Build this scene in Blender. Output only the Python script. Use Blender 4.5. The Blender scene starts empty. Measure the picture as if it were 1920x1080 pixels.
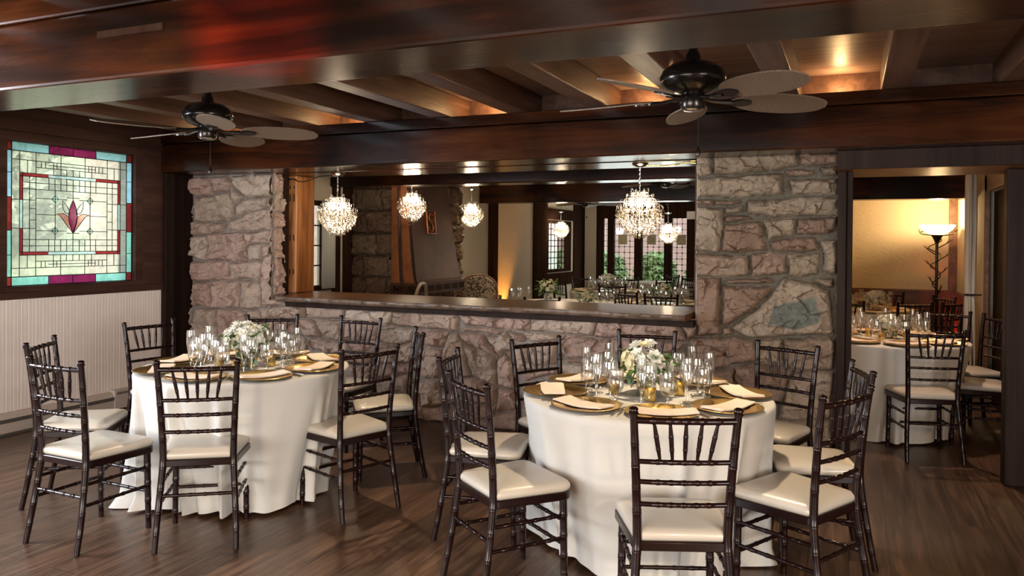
import bpy, math, random
import numpy as np
from mathutils import Vector, Matrix, noise
random.seed(7)
PI = math.pi
S = bpy.context.scene
COL = S.collection
rad = math.radians

# ---------------------------------------------------------------- helpers
def link(o):
    COL.objects.link(o)
    return o

class MB:
    """collects vertices and faces of ONE mesh"""
    def __init__(self):
        self.v = []; self.f = []; self.m = []; self.cur = 0
    def _add(self, vs, fs):
        b = len(self.v)
        self.v += [tuple(p) for p in vs]
        for f in fs:
            self.f.append(tuple(i + b for i in f)); self.m.append(self.cur)
    def box(self, x0, x1, y0, y1, z0, z1, M=None):
        vs = [(x0,y0,z0),(x1,y0,z0),(x1,y1,z0),(x0,y1,z0),(x0,y0,z1),(x1,y0,z1),(x1,y1,z1),(x0,y1,z1)]
        if M is not None: vs = [tuple(M @ Vector(p)) for p in vs]
        self._add(vs, [(0,3,2,1),(4,5,6,7),(0,1,5,4),(1,2,6,5),(2,3,7,6),(3,0,4,7)])
    def quad(self, a, b, c, d):
        self._add([a,b,c,d], [(0,1,2,3)])
    def poly(self, pts):
        self._add(pts, [tuple(range(len(pts)))])
    def prism(self, pts, z0, z1, axis='z'):
        """pts: outline (a,b); extruded along axis"""
        def P(a,b,c):
            return (a,b,c) if axis=='z' else ((a,c,b) if axis=='y' else (c,a,b))
        n = len(pts)
        vs = [P(a,b,z0) for a,b in pts] + [P(a,b,z1) for a,b in pts]
        fs = [tuple(range(n))[::-1], tuple(range(n,2*n))]
        fs += [(i,(i+1)%n,(i+1)%n+n,i+n) for i in range(n)]
        self._add(vs, fs)
    def tube(self, path, r, n=8, cap=True, flat=None):
        P = [Vector(p) for p in path]
        if not isinstance(r, (list, tuple)): r = [r]*len(P)
        T = []
        for i in range(len(P)):
            a = P[max(0,i-1)]; b = P[min(len(P)-1,i+1)]
            d = b-a
            T.append(d.normalized() if d.length > 1e-9 else Vector((0,0,1)))
        up = Vector((0,0,1)) if abs(T[0].z) < .9 else Vector((0,1,0))
        N = (up - T[0]*up.dot(T[0])).normalized()
        vs = []
        for i in range(len(P)):
            N = (N - T[i]*N.dot(T[i]))
            N = N.normalized() if N.length > 1e-6 else Vector((1,0,0))
            B = T[i].cross(N)
            for k in range(n):
                a = 2*PI*k/n
                vs.append(P[i] + N*(r[i]*math.cos(a)) + B*(r[i]*math.sin(a)*(flat or 1)))
        fs = []
        for i in range(len(P)-1):
            for k in range(n):
                k2 = (k+1)%n
                fs.append((i*n+k, i*n+k2, (i+1)*n+k2, (i+1)*n+k))
        if cap:
            fs.append(tuple(range(n))[::-1]); fs.append(tuple(range((len(P)-1)*n, len(P)*n)))
        self._add(vs, fs)
    def lathe(self, prof, n=24, c=(0,0,0), a0=0, squash=1):
        vs = []; fs = []; rings = []
        for r,z in prof:
            if r < 1e-6:
                rings.append([len(vs)]); vs.append((c[0],c[1],c[2]+z))
            else:
                rings.append(list(range(len(vs), len(vs)+n)))
                for k in range(n):
                    a = a0+2*PI*k/n
                    vs.append((c[0]+r*math.cos(a), c[1]+r*math.sin(a)*squash, c[2]+z))
        for A,B in zip(rings, rings[1:]):
            if len(A)==1 and len(B)==1: continue
            if len(A)==1:
                for k in range(n): fs.append((A[0], B[(k+1)%n], B[k]))
            elif len(B)==1:
                for k in range(n): fs.append((A[k], A[(k+1)%n], B[0]))
            else:
                for k in range(n):
                    k2=(k+1)%n; fs.append((A[k],A[k2],B[k2],B[k]))
        self._add(vs, fs)
    def grid(self, fn, nu, nv):
        """fn(i,j)->point on a (nu+1)x(nv+1) sheet"""
        vs = [fn(i,j) for j in range(nv+1) for i in range(nu+1)]
        w = nu+1
        fs = [(j*w+i, j*w+i+1, (j+1)*w+i+1, (j+1)*w+i) for j in range(nv) for i in range(nu)]
        self._add(vs, fs)
    def build(self, name, mat, parent=None, angle=35, bevel=0, seg=2, solid=0, loc=None, normals=True):
        me = bpy.data.meshes.new(name)
        me.from_pydata(self.v, [], self.f)
        mats = mat if isinstance(mat, (list,tuple)) else [mat]
        for m in mats: me.materials.append(m)
        if len(mats) > 1:
            me.polygons.foreach_set('material_index', self.m)
        me.update()
        if angle:
            me.polygons.foreach_set('use_smooth', [True]*len(me.polygons))
            me.set_sharp_from_angle(angle=rad(angle))
        o = link(bpy.data.objects.new(name, me))
        if parent is not None: o.parent = parent
        if loc is not None: o.location = loc
        if bevel:
            b = o.modifiers.new('bevel','BEVEL'); b.width = bevel; b.segments = seg; b.limit_method='ANGLE'; b.angle_limit=rad(40)
            b.harden_normals = False
        if solid:
            s = o.modifiers.new('solid','SOLIDIFY'); s.thickness = solid; s.offset = 0
        return o

def tag(o, label=None, cat=None, group=None, kind=None):
    if label: o['label'] = label
    if cat: o['category'] = cat
    if group: o['group'] = group
    if kind: o['kind'] = kind
    return o
def thing(name, loc=(0,0,0), rz=0, label=None, cat=None, group=None):
    o = link(bpy.data.objects.new(name, None))
    o.location = loc; o.rotation_euler = (0,0,rz); o.empty_display_size = .1
    return tag(o, label, cat, group)
KIDS = {}
def children(o):
    if o.name not in KIDS: KIDS[o.name] = list(o.children)
    return KIDS[o.name]
def dup(o, loc=None, rz=None, label=None, group=None, parent=None, scale=None):
    c = o.copy(); link(c)
    if parent is not None: c.parent = parent
    kids = []
    for ch in children(o): kids.append(dup(ch, parent=c))
    KIDS[c.name] = kids
    if loc is not None: c.location = loc
    if rz is not None: c.rotation_euler = (c.rotation_euler[0], c.rotation_euler[1], rz)
    if scale is not None: c.scale = (scale,)*3
    if label: c['label'] = label
    if group: c['group'] = group
    return c
class Once:
    """first call places the prototype itself, later calls place copies"""
    def __init__(self, proto): self.p = proto; self.used = False
    def put(self, loc, rz=0, label=None, group=None, scale=None):
        if not self.used:
            self.used = True; o = self.p
            o.location = loc; o.rotation_euler = (o.rotation_euler[0], o.rotation_euler[1], rz)
            if scale: o.scale = (scale,)*3
            return tag(o, label, None, group)
        return dup(self.p, loc, rz, label, group, None, scale)
def catmull(pts, n):
    P = [Vector(p) for p in pts]; P = [P[0]*2-P[1]] + P + [P[-1]*2-P[-2]]
    out = []
    segs = len(P)-3
    for i in range(n+1):
        t = i/n*segs; k = min(int(t), segs-1); u = t-k
        a,b,c,d = P[k:k+4]
        out.append(.5*((2*b)+(c-a)*u+(2*a-5*b+4*c-d)*u*u+(3*b-a-3*c+d)*u**3))
    return out

# ---------------------------------------------------------------- materials
def mat(name):
    m = bpy.data.materials.new(name); m.use_nodes = True
    nt = m.node_tree
    return m, nt, nt.nodes['Principled BSDF'], nt.nodes['Material Output']
def N(nt, t, **kw):
    n = nt.nodes.new(t)
    for k,v in kw.items():
        if k in n.inputs.keys() if hasattr(n.inputs,'keys') else False: n.inputs[k].default_value = v
        else: setattr(n, k, v)
    return n
def ramp(nt, fac, stops, interp='LINEAR'):
    r = nt.nodes.new('ShaderNodeValToRGB'); r.color_ramp.interpolation = interp
    e = r.color_ramp.elements
    while len(e) < len(stops): e.new(.5)
    for i,(p,c) in enumerate(stops):
        e[i].position = p; e[i].color = (*c, 1)
    nt.links.new(fac, r.inputs[0]); return r.outputs[0]
def coords(nt, scale=(1,1,1), kind='Object', rot=(0,0,0)):
    tc = nt.nodes.new('ShaderNodeTexCoord'); mp = nt.nodes.new('ShaderNodeMapping')
    mp.inputs['Scale'].default_value = scale; mp.inputs['Rotation'].default_value = rot
    nt.links.new(tc.outputs[kind], mp.inputs[0]); return mp.outputs[0]
def tex(nt, vec, scale, detail=4, rough=.55, dist=0, out='Fac'):
    n = nt.nodes.new('ShaderNodeTexNoise')
    n.inputs['Scale'].default_value = scale; n.inputs['Detail'].default_value = detail
    n.inputs['Roughness'].default_value = rough; n.inputs['Distortion'].default_value = dist
    nt.links.new(vec, n.inputs['Vector']); return n.outputs[out]
def bump(nt, h, bs, strength=.3, dist=.01):
    b = nt.nodes.new('ShaderNodeBump'); b.inputs['Strength'].default_value = strength; b.inputs['Distance'].default_value = dist
    nt.links.new(h, b.inputs['Height']); nt.links.new(b.outputs[0], bs.inputs['Normal']); return b
def mixc(nt, f, a, b, mode='MIX'):
    m = nt.nodes.new('ShaderNodeMix'); m.data_type = 'RGBA'; m.blend_type = mode
    for sock, v in ((m.inputs[0], f), (m.inputs[6], a), (m.inputs[7], b)):
        if isinstance(v, (int,float)): sock.default_value = v
        elif isinstance(v, tuple): sock.default_value = (*v,1)
        else: nt.links.new(v, sock)
    return m.outputs[2]
def plain(name, col, rough=.5, metal=0, coat=0, spec=.5, var=0, vs=8, bmp=0, bs=60):
    m, nt, b, o = mat(name)
    b.inputs['Roughness'].default_value = rough; b.inputs['Metallic'].default_value = metal
    b.inputs['Coat Weight'].default_value = coat; b.inputs['Coat Roughness'].default_value = .08
    b.inputs['Specular IOR Level'].default_value = spec
    vec = coords(nt)
    if var:
        f = tex(nt, vec, vs, 4)
        c = ramp(nt, f, [(.3, tuple(x*(1-var) for x in col)), (.7, tuple(min(1,x*(1+var)) for x in col))])
        nt.links.new(c, b.inputs['Base Color'])
    else:
        b.inputs['Base Color'].default_value = (*col,1)
    if bmp: bump(nt, tex(nt, vec, bs, 5), b, bmp, .004)
    return m
def wood(name, stops, grain=(1,14,14), scale=2.2, r0=.2, r1=.4, bmp=.25, coat=0., patch=None, rot=(0,0,0), pscale=.9, bdist=.006, fine=9, spec=.4, crough=.12):
    """long grain along the axis whose grain factor is smallest"""
    m, nt, b, o = mat(name)
    vec = coords(nt, grain, rot=rot)
    f = tex(nt, vec, scale, 7, .62, .6)
    c = ramp(nt, f, stops)
    if patch:
        pv = coords(nt, tuple(max(.5, g*.12) for g in grain), rot=rot)
        p = tex(nt, pv, pscale, 3, .5, .4)
        pf = ramp(nt, p, [(.42,(0,0,0)), (.62,(1,1,1))])
        c = mixc(nt, pf, c, patch, 'MULTIPLY')
    nt.links.new(c, b.inputs['Base Color'])
    f2 = tex(nt, vec, scale*fine, 4, .6)
    rr = nt.nodes.new('ShaderNodeMapRange'); rr.inputs[3].default_value = r0; rr.inputs[4].default_value = r1
    nt.links.new(f2, rr.inputs[0]); nt.links.new(rr.outputs[0], b.inputs['Roughness'])
    b.inputs['Coat Weight'].default_value = coat; b.inputs['Coat Roughness'].default_value = crough; b.inputs['Specular IOR Level'].default_value = spec
    bump(nt, f2, b, bmp, bdist)
    return m

M = {}
M['beam'] = wood('varnished_beam_wood', [(.25,(.006,.0022,.001)),(.42,(.022,.0062,.002)),(.58,(.062,.016,.004)),(.8,(.10,.042,.012))], (.35,5,5), 1.6, .16, .34, .12, patch=(.13,.12,.10), pscale=1.6, coat=.5, bdist=.004, spec=.05, crough=.17)
M['joist'] = wood('joist_wood', [(.3,(.075,.034,.02)),(.55,(.16,.080,.050)),(.8,(.25,.14,.09))], (9,.6,9), 1.6, .3, .5, .3)
M['ceil'] = wood('ceiling_board_wood', [(.3,(.24,.14,.105)),(.6,(.38,.25,.19)),(.8,(.48,.33,.26))], (.5,12,8), 1.4, .35, .5, .25)
M['panelwood'] = wood('dark_panel_wood', [(.3,(.03,.013,.009)),(.55,(.065,.030,.021)),(.8,(.11,.055,.04))], (7,7,.5), 1.4, .35, .5, .2, spec=.15)
M['panelwoodY'] = wood('dark_rail_wood', [(.3,(.03,.013,.009)),(.55,(.065,.030,.021)),(.8,(.11,.055,.04))], (7,.5,7), 1.4, .35, .5, .2, spec=.2)
M['postwood'] = wood('honey_post_wood', [(.25,(.07,.02,.004)),(.42,(.21,.066,.014)),(.62,(.37,.155,.04)),(.8,(.48,.24,.075))], (7,7,.55), 1.5, .3, .5, .3, patch=(.45,.3,.2))
M['darkpost'] = wood('dark_post_wood', [(.3,(.010,.005,.0035)),(.6,(.024,.012,.008)),(.85,(.045,.024,.015))], (8,8,.5), 1.5, .45, .65, .25, spec=.12)
M['ledge'] = wood('slab_wood', [(.3,(.07,.025,.009)),(.55,(.16,.065,.025)),(.8,(.26,.12,.05))], (.5,9,9), 1.8, .24, .42, .15, coat=.08, spec=.25)
M['bark'] = plain('live_edge_bark', (.13,.085,.06), .45, 0, .1, .5, .6, 14, .9, 30)
M['floor'] = None
M['door_wood'] = M['darkpost']

M['matte'] = wood('matte_timber', [(.3,(.022,.011,.007)),(.6,(.04,.02,.013)),(.85,(.06,.032,.022))], (8,8,.5), 1.5, .8, .95, .2, spec=0)
def make_floor():
    m, nt, b, o = mat('plank_floor')
    tc = nt.nodes.new('ShaderNodeTexCoord'); mp = nt.nodes.new('ShaderNodeMapping')
    mp.inputs['Rotation'].default_value = (0,0,rad(90))
    nt.links.new(tc.outputs['Object'], mp.inputs[0])
    br = nt.nodes.new('ShaderNodeTexBrick')
    br.offset = .37; br.inputs['Scale'].default_value = 1
    br.inputs['Brick Width'].default_value = 1.22; br.inputs['Row Height'].default_value = .18
    br.inputs['Mortar Size'].default_value = .0016; br.inputs['Mortar Smooth'].default_value = .1
    br.inputs['Color1'].default_value = (.0,.0,.0,1); br.inputs['Color2'].default_value = (1,1,1,1); br.inputs['Mortar'].default_value = (.5,.5,.5,1)
    nt.links.new(mp.outputs[0], br.inputs['Vector'])
    gv = coords(nt, (16,.9,1))
    add = nt.nodes.new('ShaderNodeVectorMath'); add.operation = 'ADD'
    nt.links.new(gv, add.inputs[0])
    sc = nt.nodes.new('ShaderNodeVectorMath'); sc.operation = 'SCALE'; sc.inputs['Scale'].default_value = 7
    nt.links.new(br.outputs['Color'], sc.inputs[0]); nt.links.new(sc.outputs[0], add.inputs[1])
    g = tex(nt, add.outputs[0], 2.0, 8, .65, .5)
    c = ramp(nt, g, [(.28,(.028,.013,.007)),(.5,(.088,.045,.025)),(.72,(.19,.11,.065))])
    tone = ramp(nt, br.outputs['Color'], [(0,(.72,.72,.72)),(1,(1.15,1.12,1.1))])
    c = mixc(nt, 1.0, c, tone, 'MULTIPLY')
    c = mixc(nt, br.outputs['Fac'], c, (.012,.008,.006))
    nt.links.new(c, b.inputs['Base Color'])
    rr = nt.nodes.new('ShaderNodeMapRange'); rr.inputs[3].default_value = .26; rr.inputs[4].default_value = .42
    nt.links.new(g, rr.inputs[0]); nt.links.new(rr.outputs[0], b.inputs['Roughness'])
    b.inputs['Specular IOR Level'].default_value = .6
    mh = nt.nodes.new('ShaderNodeMath'); mh.operation = 'SUBTRACT'
    nt.links.new(g, mh.inputs[0]); nt.links.new(br.outputs['Fac'], mh.inputs[1])
    bump(nt, mh.outputs[0], b, .25, .004)
    return m
M['floor'] = make_floor()

def make_stone(name='quarry_stone', tint=(1,1,1)):
    m, nt, b, o = mat(name)
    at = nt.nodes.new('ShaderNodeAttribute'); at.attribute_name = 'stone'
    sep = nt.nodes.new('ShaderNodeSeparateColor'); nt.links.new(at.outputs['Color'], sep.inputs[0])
    vec = coords(nt)
    f = tex(nt, vec, 9, 8, .7)
    base = ramp(nt, sep.outputs[0], [(0,(.38,.255,.205)),(.35,(.47,.335,.285)),(.65,(.45,.355,.285)),(1,(.54,.44,.37))])
    c = mixc(nt, .55, base, ramp(nt, f, [(.25,(.45,.42,.42)),(.5,(1,1,1)),(.78,(1.5,1.42,1.35))]), 'MULTIPLY')
    rust = tex(nt, vec, 3.1, 3, .6)
    c = mixc(nt, ramp(nt, rust, [(.55,(0,0,0)),(.78,(.4,.4,.4))]), c, (.30,.165,.115))
    mort = mixc(nt, .5, (.29,.255,.23), ramp(nt, tex(nt, vec, 40, 3), [(.3,(.5,.5,.5)),(.7,(1.3,1.3,1.3))]), 'MULTIPLY')
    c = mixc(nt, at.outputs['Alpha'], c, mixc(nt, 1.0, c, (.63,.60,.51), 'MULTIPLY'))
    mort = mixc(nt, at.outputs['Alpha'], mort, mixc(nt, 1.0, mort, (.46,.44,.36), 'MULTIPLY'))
    c = mixc(nt, sep.outputs[1], c, mort)
    c = mixc(nt, sep.outputs[2], c, mixc(nt, .6, (.15,.155,.13), ramp(nt, tex(nt, vec, 22, 6), [(.3,(.6,.6,.6)),(.7,(1.25,1.25,1.25))]), 'MULTIPLY'))
    c = mixc(nt, 1.0, c, tint, 'MULTIPLY')
    nt.links.new(c, b.inputs['Base Color'])
    b.inputs['Roughness'].default_value = .82; b.inputs['Specular IOR Level'].default_value = .3
    bump(nt, tex(nt, vec, 42, 8, .75), b, .8, .014)
    return m
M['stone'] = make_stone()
M['hearth'] = make_stone('hearth_stone', (.52,.44,.36))

def make_plaster(name, col, bm=.5):
    m, nt, b, o = mat(name)
    b.inputs['Base Color'].default_value = (*col,1); b.inputs['Roughness'].default_value = .85
    b.inputs['Specular IOR Level'].default_value = .2
    vec = coords(nt)
    bump(nt, tex(nt, vec, 22, 5, .6, 1.2), b, bm, .02)
    return m
M['plaster'] = make_plaster('cream_plaster', (.62,.54,.42), .5)
M['plaster2'] = make_plaster('warm_stucco', (.60,.50,.37), .6)
M['white_paint'] = plain('white_paint', (.90,.81,.76), .5, var=.03)
M['heater'] = plain('heater_enamel', (.55,.48,.43), .4)
M['slot'] = plain('dark_slot', (.10,.09,.085), .5)
M['black'] = plain('black_metal', (.012,.011,.011), .35, .6)
M['bronze'] = plain('oil_bronze', (.022,.017,.014), .25, .7, .2)
M['chrome'] = plain('chrome', (.75,.72,.70), .12, 1)
M['silver'] = plain('flatware_silver', (.72,.69,.64), .18, 1)
M['gold'] = plain('gold_charger', (.88,.56,.18), .26, 1, 0, .5, .08, 30)
M['votive'] = plain('mercury_gold', (.62,.42,.12), .22, .85, .3, .5, .5, 40)
M['cushion'] = plain('pearl_vinyl', (.53,.48,.41), .33, 0, .3, .5, .04, 3)
M['chair'] = plain('mahogany_lacquer', (.011,.0034,.0028), .24, 0, .06, .28, .25, 20)
M['cloth'] = plain('ivory_linen', (.59,.575,.54), .8, 0, 0, .2, .02, 3, .15, 400)
M['napkin'] = plain('blush_napkin', (.80,.66,.54), .75, 0, 0, .2, .05, 12, .2, 300)
M['petal'] = plain('white_petal', (.80,.80,.72), .6, 0, 0, .3, .08, 20)
M['petal2'] = plain('cream_petal', (.78,.72,.48), .6, 0, 0, .3, .1, 20)
M['leaf'] = plain('leaf_green', (.07,.14,.035), .5, 0, 0, .4, .35, 12)
M['eucalyptus'] = plain('eucalyptus_green', (.13,.2,.12), .55, 0, 0, .4, .2, 12)
M['blade'] = None
def make_blade():
    m, nt, b, o = mat('woven_palm_blade')
    vec = coords(nt, (1,1,1))
    w = nt.nodes.new('ShaderNodeTexWave'); w.inputs['Scale'].default_value = 38; w.inputs['Distortion'].default_value = .6; w.wave_profile='SIN'
    nt.links.new(coords(nt, (1,1,1), rot=(0,0,rad(35))), w.inputs['Vector'])
    w2 = nt.nodes.new('ShaderNodeTexWave'); w2.inputs['Scale'].default_value = 55
    nt.links.new(coords(nt, (1,1,1), rot=(0,0,rad(-50))), w2.inputs['Vector'])
    mul = nt.nodes.new('ShaderNodeMath'); mul.operation='MULTIPLY'
    nt.links.new(w.outputs['Fac'], mul.inputs[0]); nt.links.new(w2.outputs['Fac'], mul.inputs[1])
    c = ramp(nt, mul.outputs[0], [(.0,(.13,.085,.055)),(.5,(.21,.145,.095)),(1,(.26,.185,.125))])
    nt.links.new(c, b.inputs['Base Color']); b.inputs['Roughness'].default_value = .55
    bump(nt, mul.outputs[0], b, .5, .004); return m
M['blade'] = make_blade()
def make_copper():
    m, nt, b, o = mat('aged_copper')
    vec = coords(nt)
    c = ramp(nt, tex(nt, vec, 2.2, 6, .6), [(.3,(.045,.022,.012)),(.55,(.10,.046,.024)),(.8,(.17,.08,.04))])
    nt.links.new(c, b.inputs['Base Color']); b.inputs['Metallic'].default_value = .75; b.inputs['Roughness'].default_value = .38
    bump(nt, tex(nt, vec, 5, 4), b, .15, .01); return m
M['copper'] = make_copper()
M['copper_bright'] = plain('polished_copper', (.27,.09,.03), .42, .8, 0, .5, .3, 5)
M['fabric_arm'] = None
def make_damask():
    m, nt, b, o = mat('damask_fabric')
    c = ramp(nt, tex(nt, coords(nt), 13, 2, .5, 2.5), [(.44,(.05,.032,.02)),(.52,(.26,.19,.12)),(.62,(.34,.26,.17))])
    nt.links.new(c, b.inputs['Base Color']); b.inputs['Roughness'].default_value = .8; return m
M['fabric_arm'] = make_damask()
M['sheer'] = plain('sheer_curtain', (.62,.60,.52), .9, 0, 0, .1)

def make_glass(name, tint=(1,1,1), gl=.9, rough=.0):
    """thin clear glass: see-through with a fresnel sheen"""
    m, nt, b, o = mat(name)
    nt.nodes.remove(b)
    tr = nt.nodes.new('ShaderNodeBsdfTransparent'); tr.inputs[0].default_value = (*tint,1)
    gb = nt.nodes.new('ShaderNodeBsdfGlossy'); gb.inputs['Roughness'].default_value = rough+.02; gb.inputs['Color'].default_value=(.95,.95,.95,1)
    lw = nt.nodes.new('ShaderNodeLayerWeight'); lw.inputs['Blend'].default_value = .28
    mp = nt.nodes.new('ShaderNodeMapRange'); mp.inputs[3].default_value = .09; mp.inputs[4].default_value = gl
    nt.links.new(lw.outputs['Facing'], mp.inputs[0])
    mx = nt.nodes.new('ShaderNodeMixShader')
    nt.links.new(mp.outputs[0], mx.inputs[0]); nt.links.new(tr.outputs[0], mx.inputs[1]); nt.links.new(gb.outputs[0], mx.inputs[2])
    nt.links.new(mx.outputs[0], o.inputs[0]); return m
M['glass'] = make_glass('clear_glass', (.97,.97,.96), .85)
M['window_glass'] = make_glass('window_glass', (.93,.95,.93), .5)
def make_art(name, col, tr=.5, lumps=True):
    """coloured art glass: lets daylight through, partly scattered"""
    m, nt, b, o = mat(name); nt.nodes.remove(b)
    vec = coords(nt)
    c = ramp(nt, tex(nt, vec, 9, 6, .7, 1.5), [(.3, tuple(x*.72 for x in col)), (.7, tuple(min(1,x*1.2) for x in col))])
    t = nt.nodes.new('ShaderNodeBsdfTransparent'); l = nt.nodes.new('ShaderNodeBsdfTranslucent'); g = nt.nodes.new('ShaderNodeBsdfGlossy')
    g.inputs['Roughness'].default_value = .12; g.inputs[0].default_value = (.5,.5,.5,1)
    nt.links.new(c, t.inputs[0]); nt.links.new(c, l.inputs[0])
    m1 = nt.nodes.new('ShaderNodeMixShader'); m1.inputs[0].default_value = 1-tr
    nt.links.new(t.outputs[0], m1.inputs[1]); nt.links.new(l.outputs[0], m1.inputs[2])
    m2 = nt.nodes.new('ShaderNodeMixShader'); m2.inputs[0].default_value = .06
    nt.links.new(m1.outputs[0], m2.inputs[1]); nt.links.new(g.outputs[0], m2.inputs[2])
    nt.links.new(m2.outputs[0], o.inputs[0]); return m
def make_crystal():
    m, nt, b, o = mat('cut_crystal'); nt.nodes.remove(b)
    t = nt.nodes.new('ShaderNodeBsdfTranslucent'); t.inputs[0].default_value = (.5,.45,.38,1)
    g = nt.nodes.new('ShaderNodeBsdfGlossy'); g.inputs['Roughness'].default_value = .08; g.inputs[0].default_value = (.98,.94,.88,1)
    tp = nt.nodes.new('ShaderNodeBsdfTransparent'); tp.inputs[0].default_value = (.96,.93,.88,1)
    m1 = nt.nodes.new('ShaderNodeMixShader'); m1.inputs[0].default_value = .75
    nt.links.new(t.outputs[0], m1.inputs[1]); nt.links.new(g.outputs[0], m1.inputs[2])
    m2 = nt.nodes.new('ShaderNodeMixShader'); m2.inputs[0].default_value = .4
    nt.links.new(m1.outputs[0], m2.inputs[1]); nt.links.new(tp.outputs[0], m2.inputs[2])
    nt.links.new(m2.outputs[0], o.inputs[0]); return m
M['crystal'] = make_crystal()
def emit(name, col, s):
    m, nt, b, o = mat(name); nt.nodes.remove(b)
    e = nt.nodes.new('ShaderNodeEmission'); e.inputs[0].default_value = (*col,1); e.inputs[1].default_value = s
    nt.links.new(e.outputs[0], o.inputs[0]); return m
WARM = (1,.70,.38)
M['bulb'] = emit('bulb_glow', (1,.82,.58), 26)
M['lamp_bowl'] = None

def lamp(name, kind, loc, energy, col, size=.1, rot=None, label=None, **kw):
    d = bpy.data.lights.new(name, kind); d.energy = energy; d.color = col
    if kind == 'POINT': d.shadow_soft_size = size
    elif kind == 'SPOT': d.shadow_soft_size = size
    elif kind == 'AREA':
        d.shape = 'RECTANGLE'; d.size = size[0]; d.size_y = size[1]
    for k,v in kw.items(): setattr(d, k, v)
    o = link(bpy.data.objects.new(name, d)); o.location = loc
    if rot is not None: o.rotation_euler = rot
    return o

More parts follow.
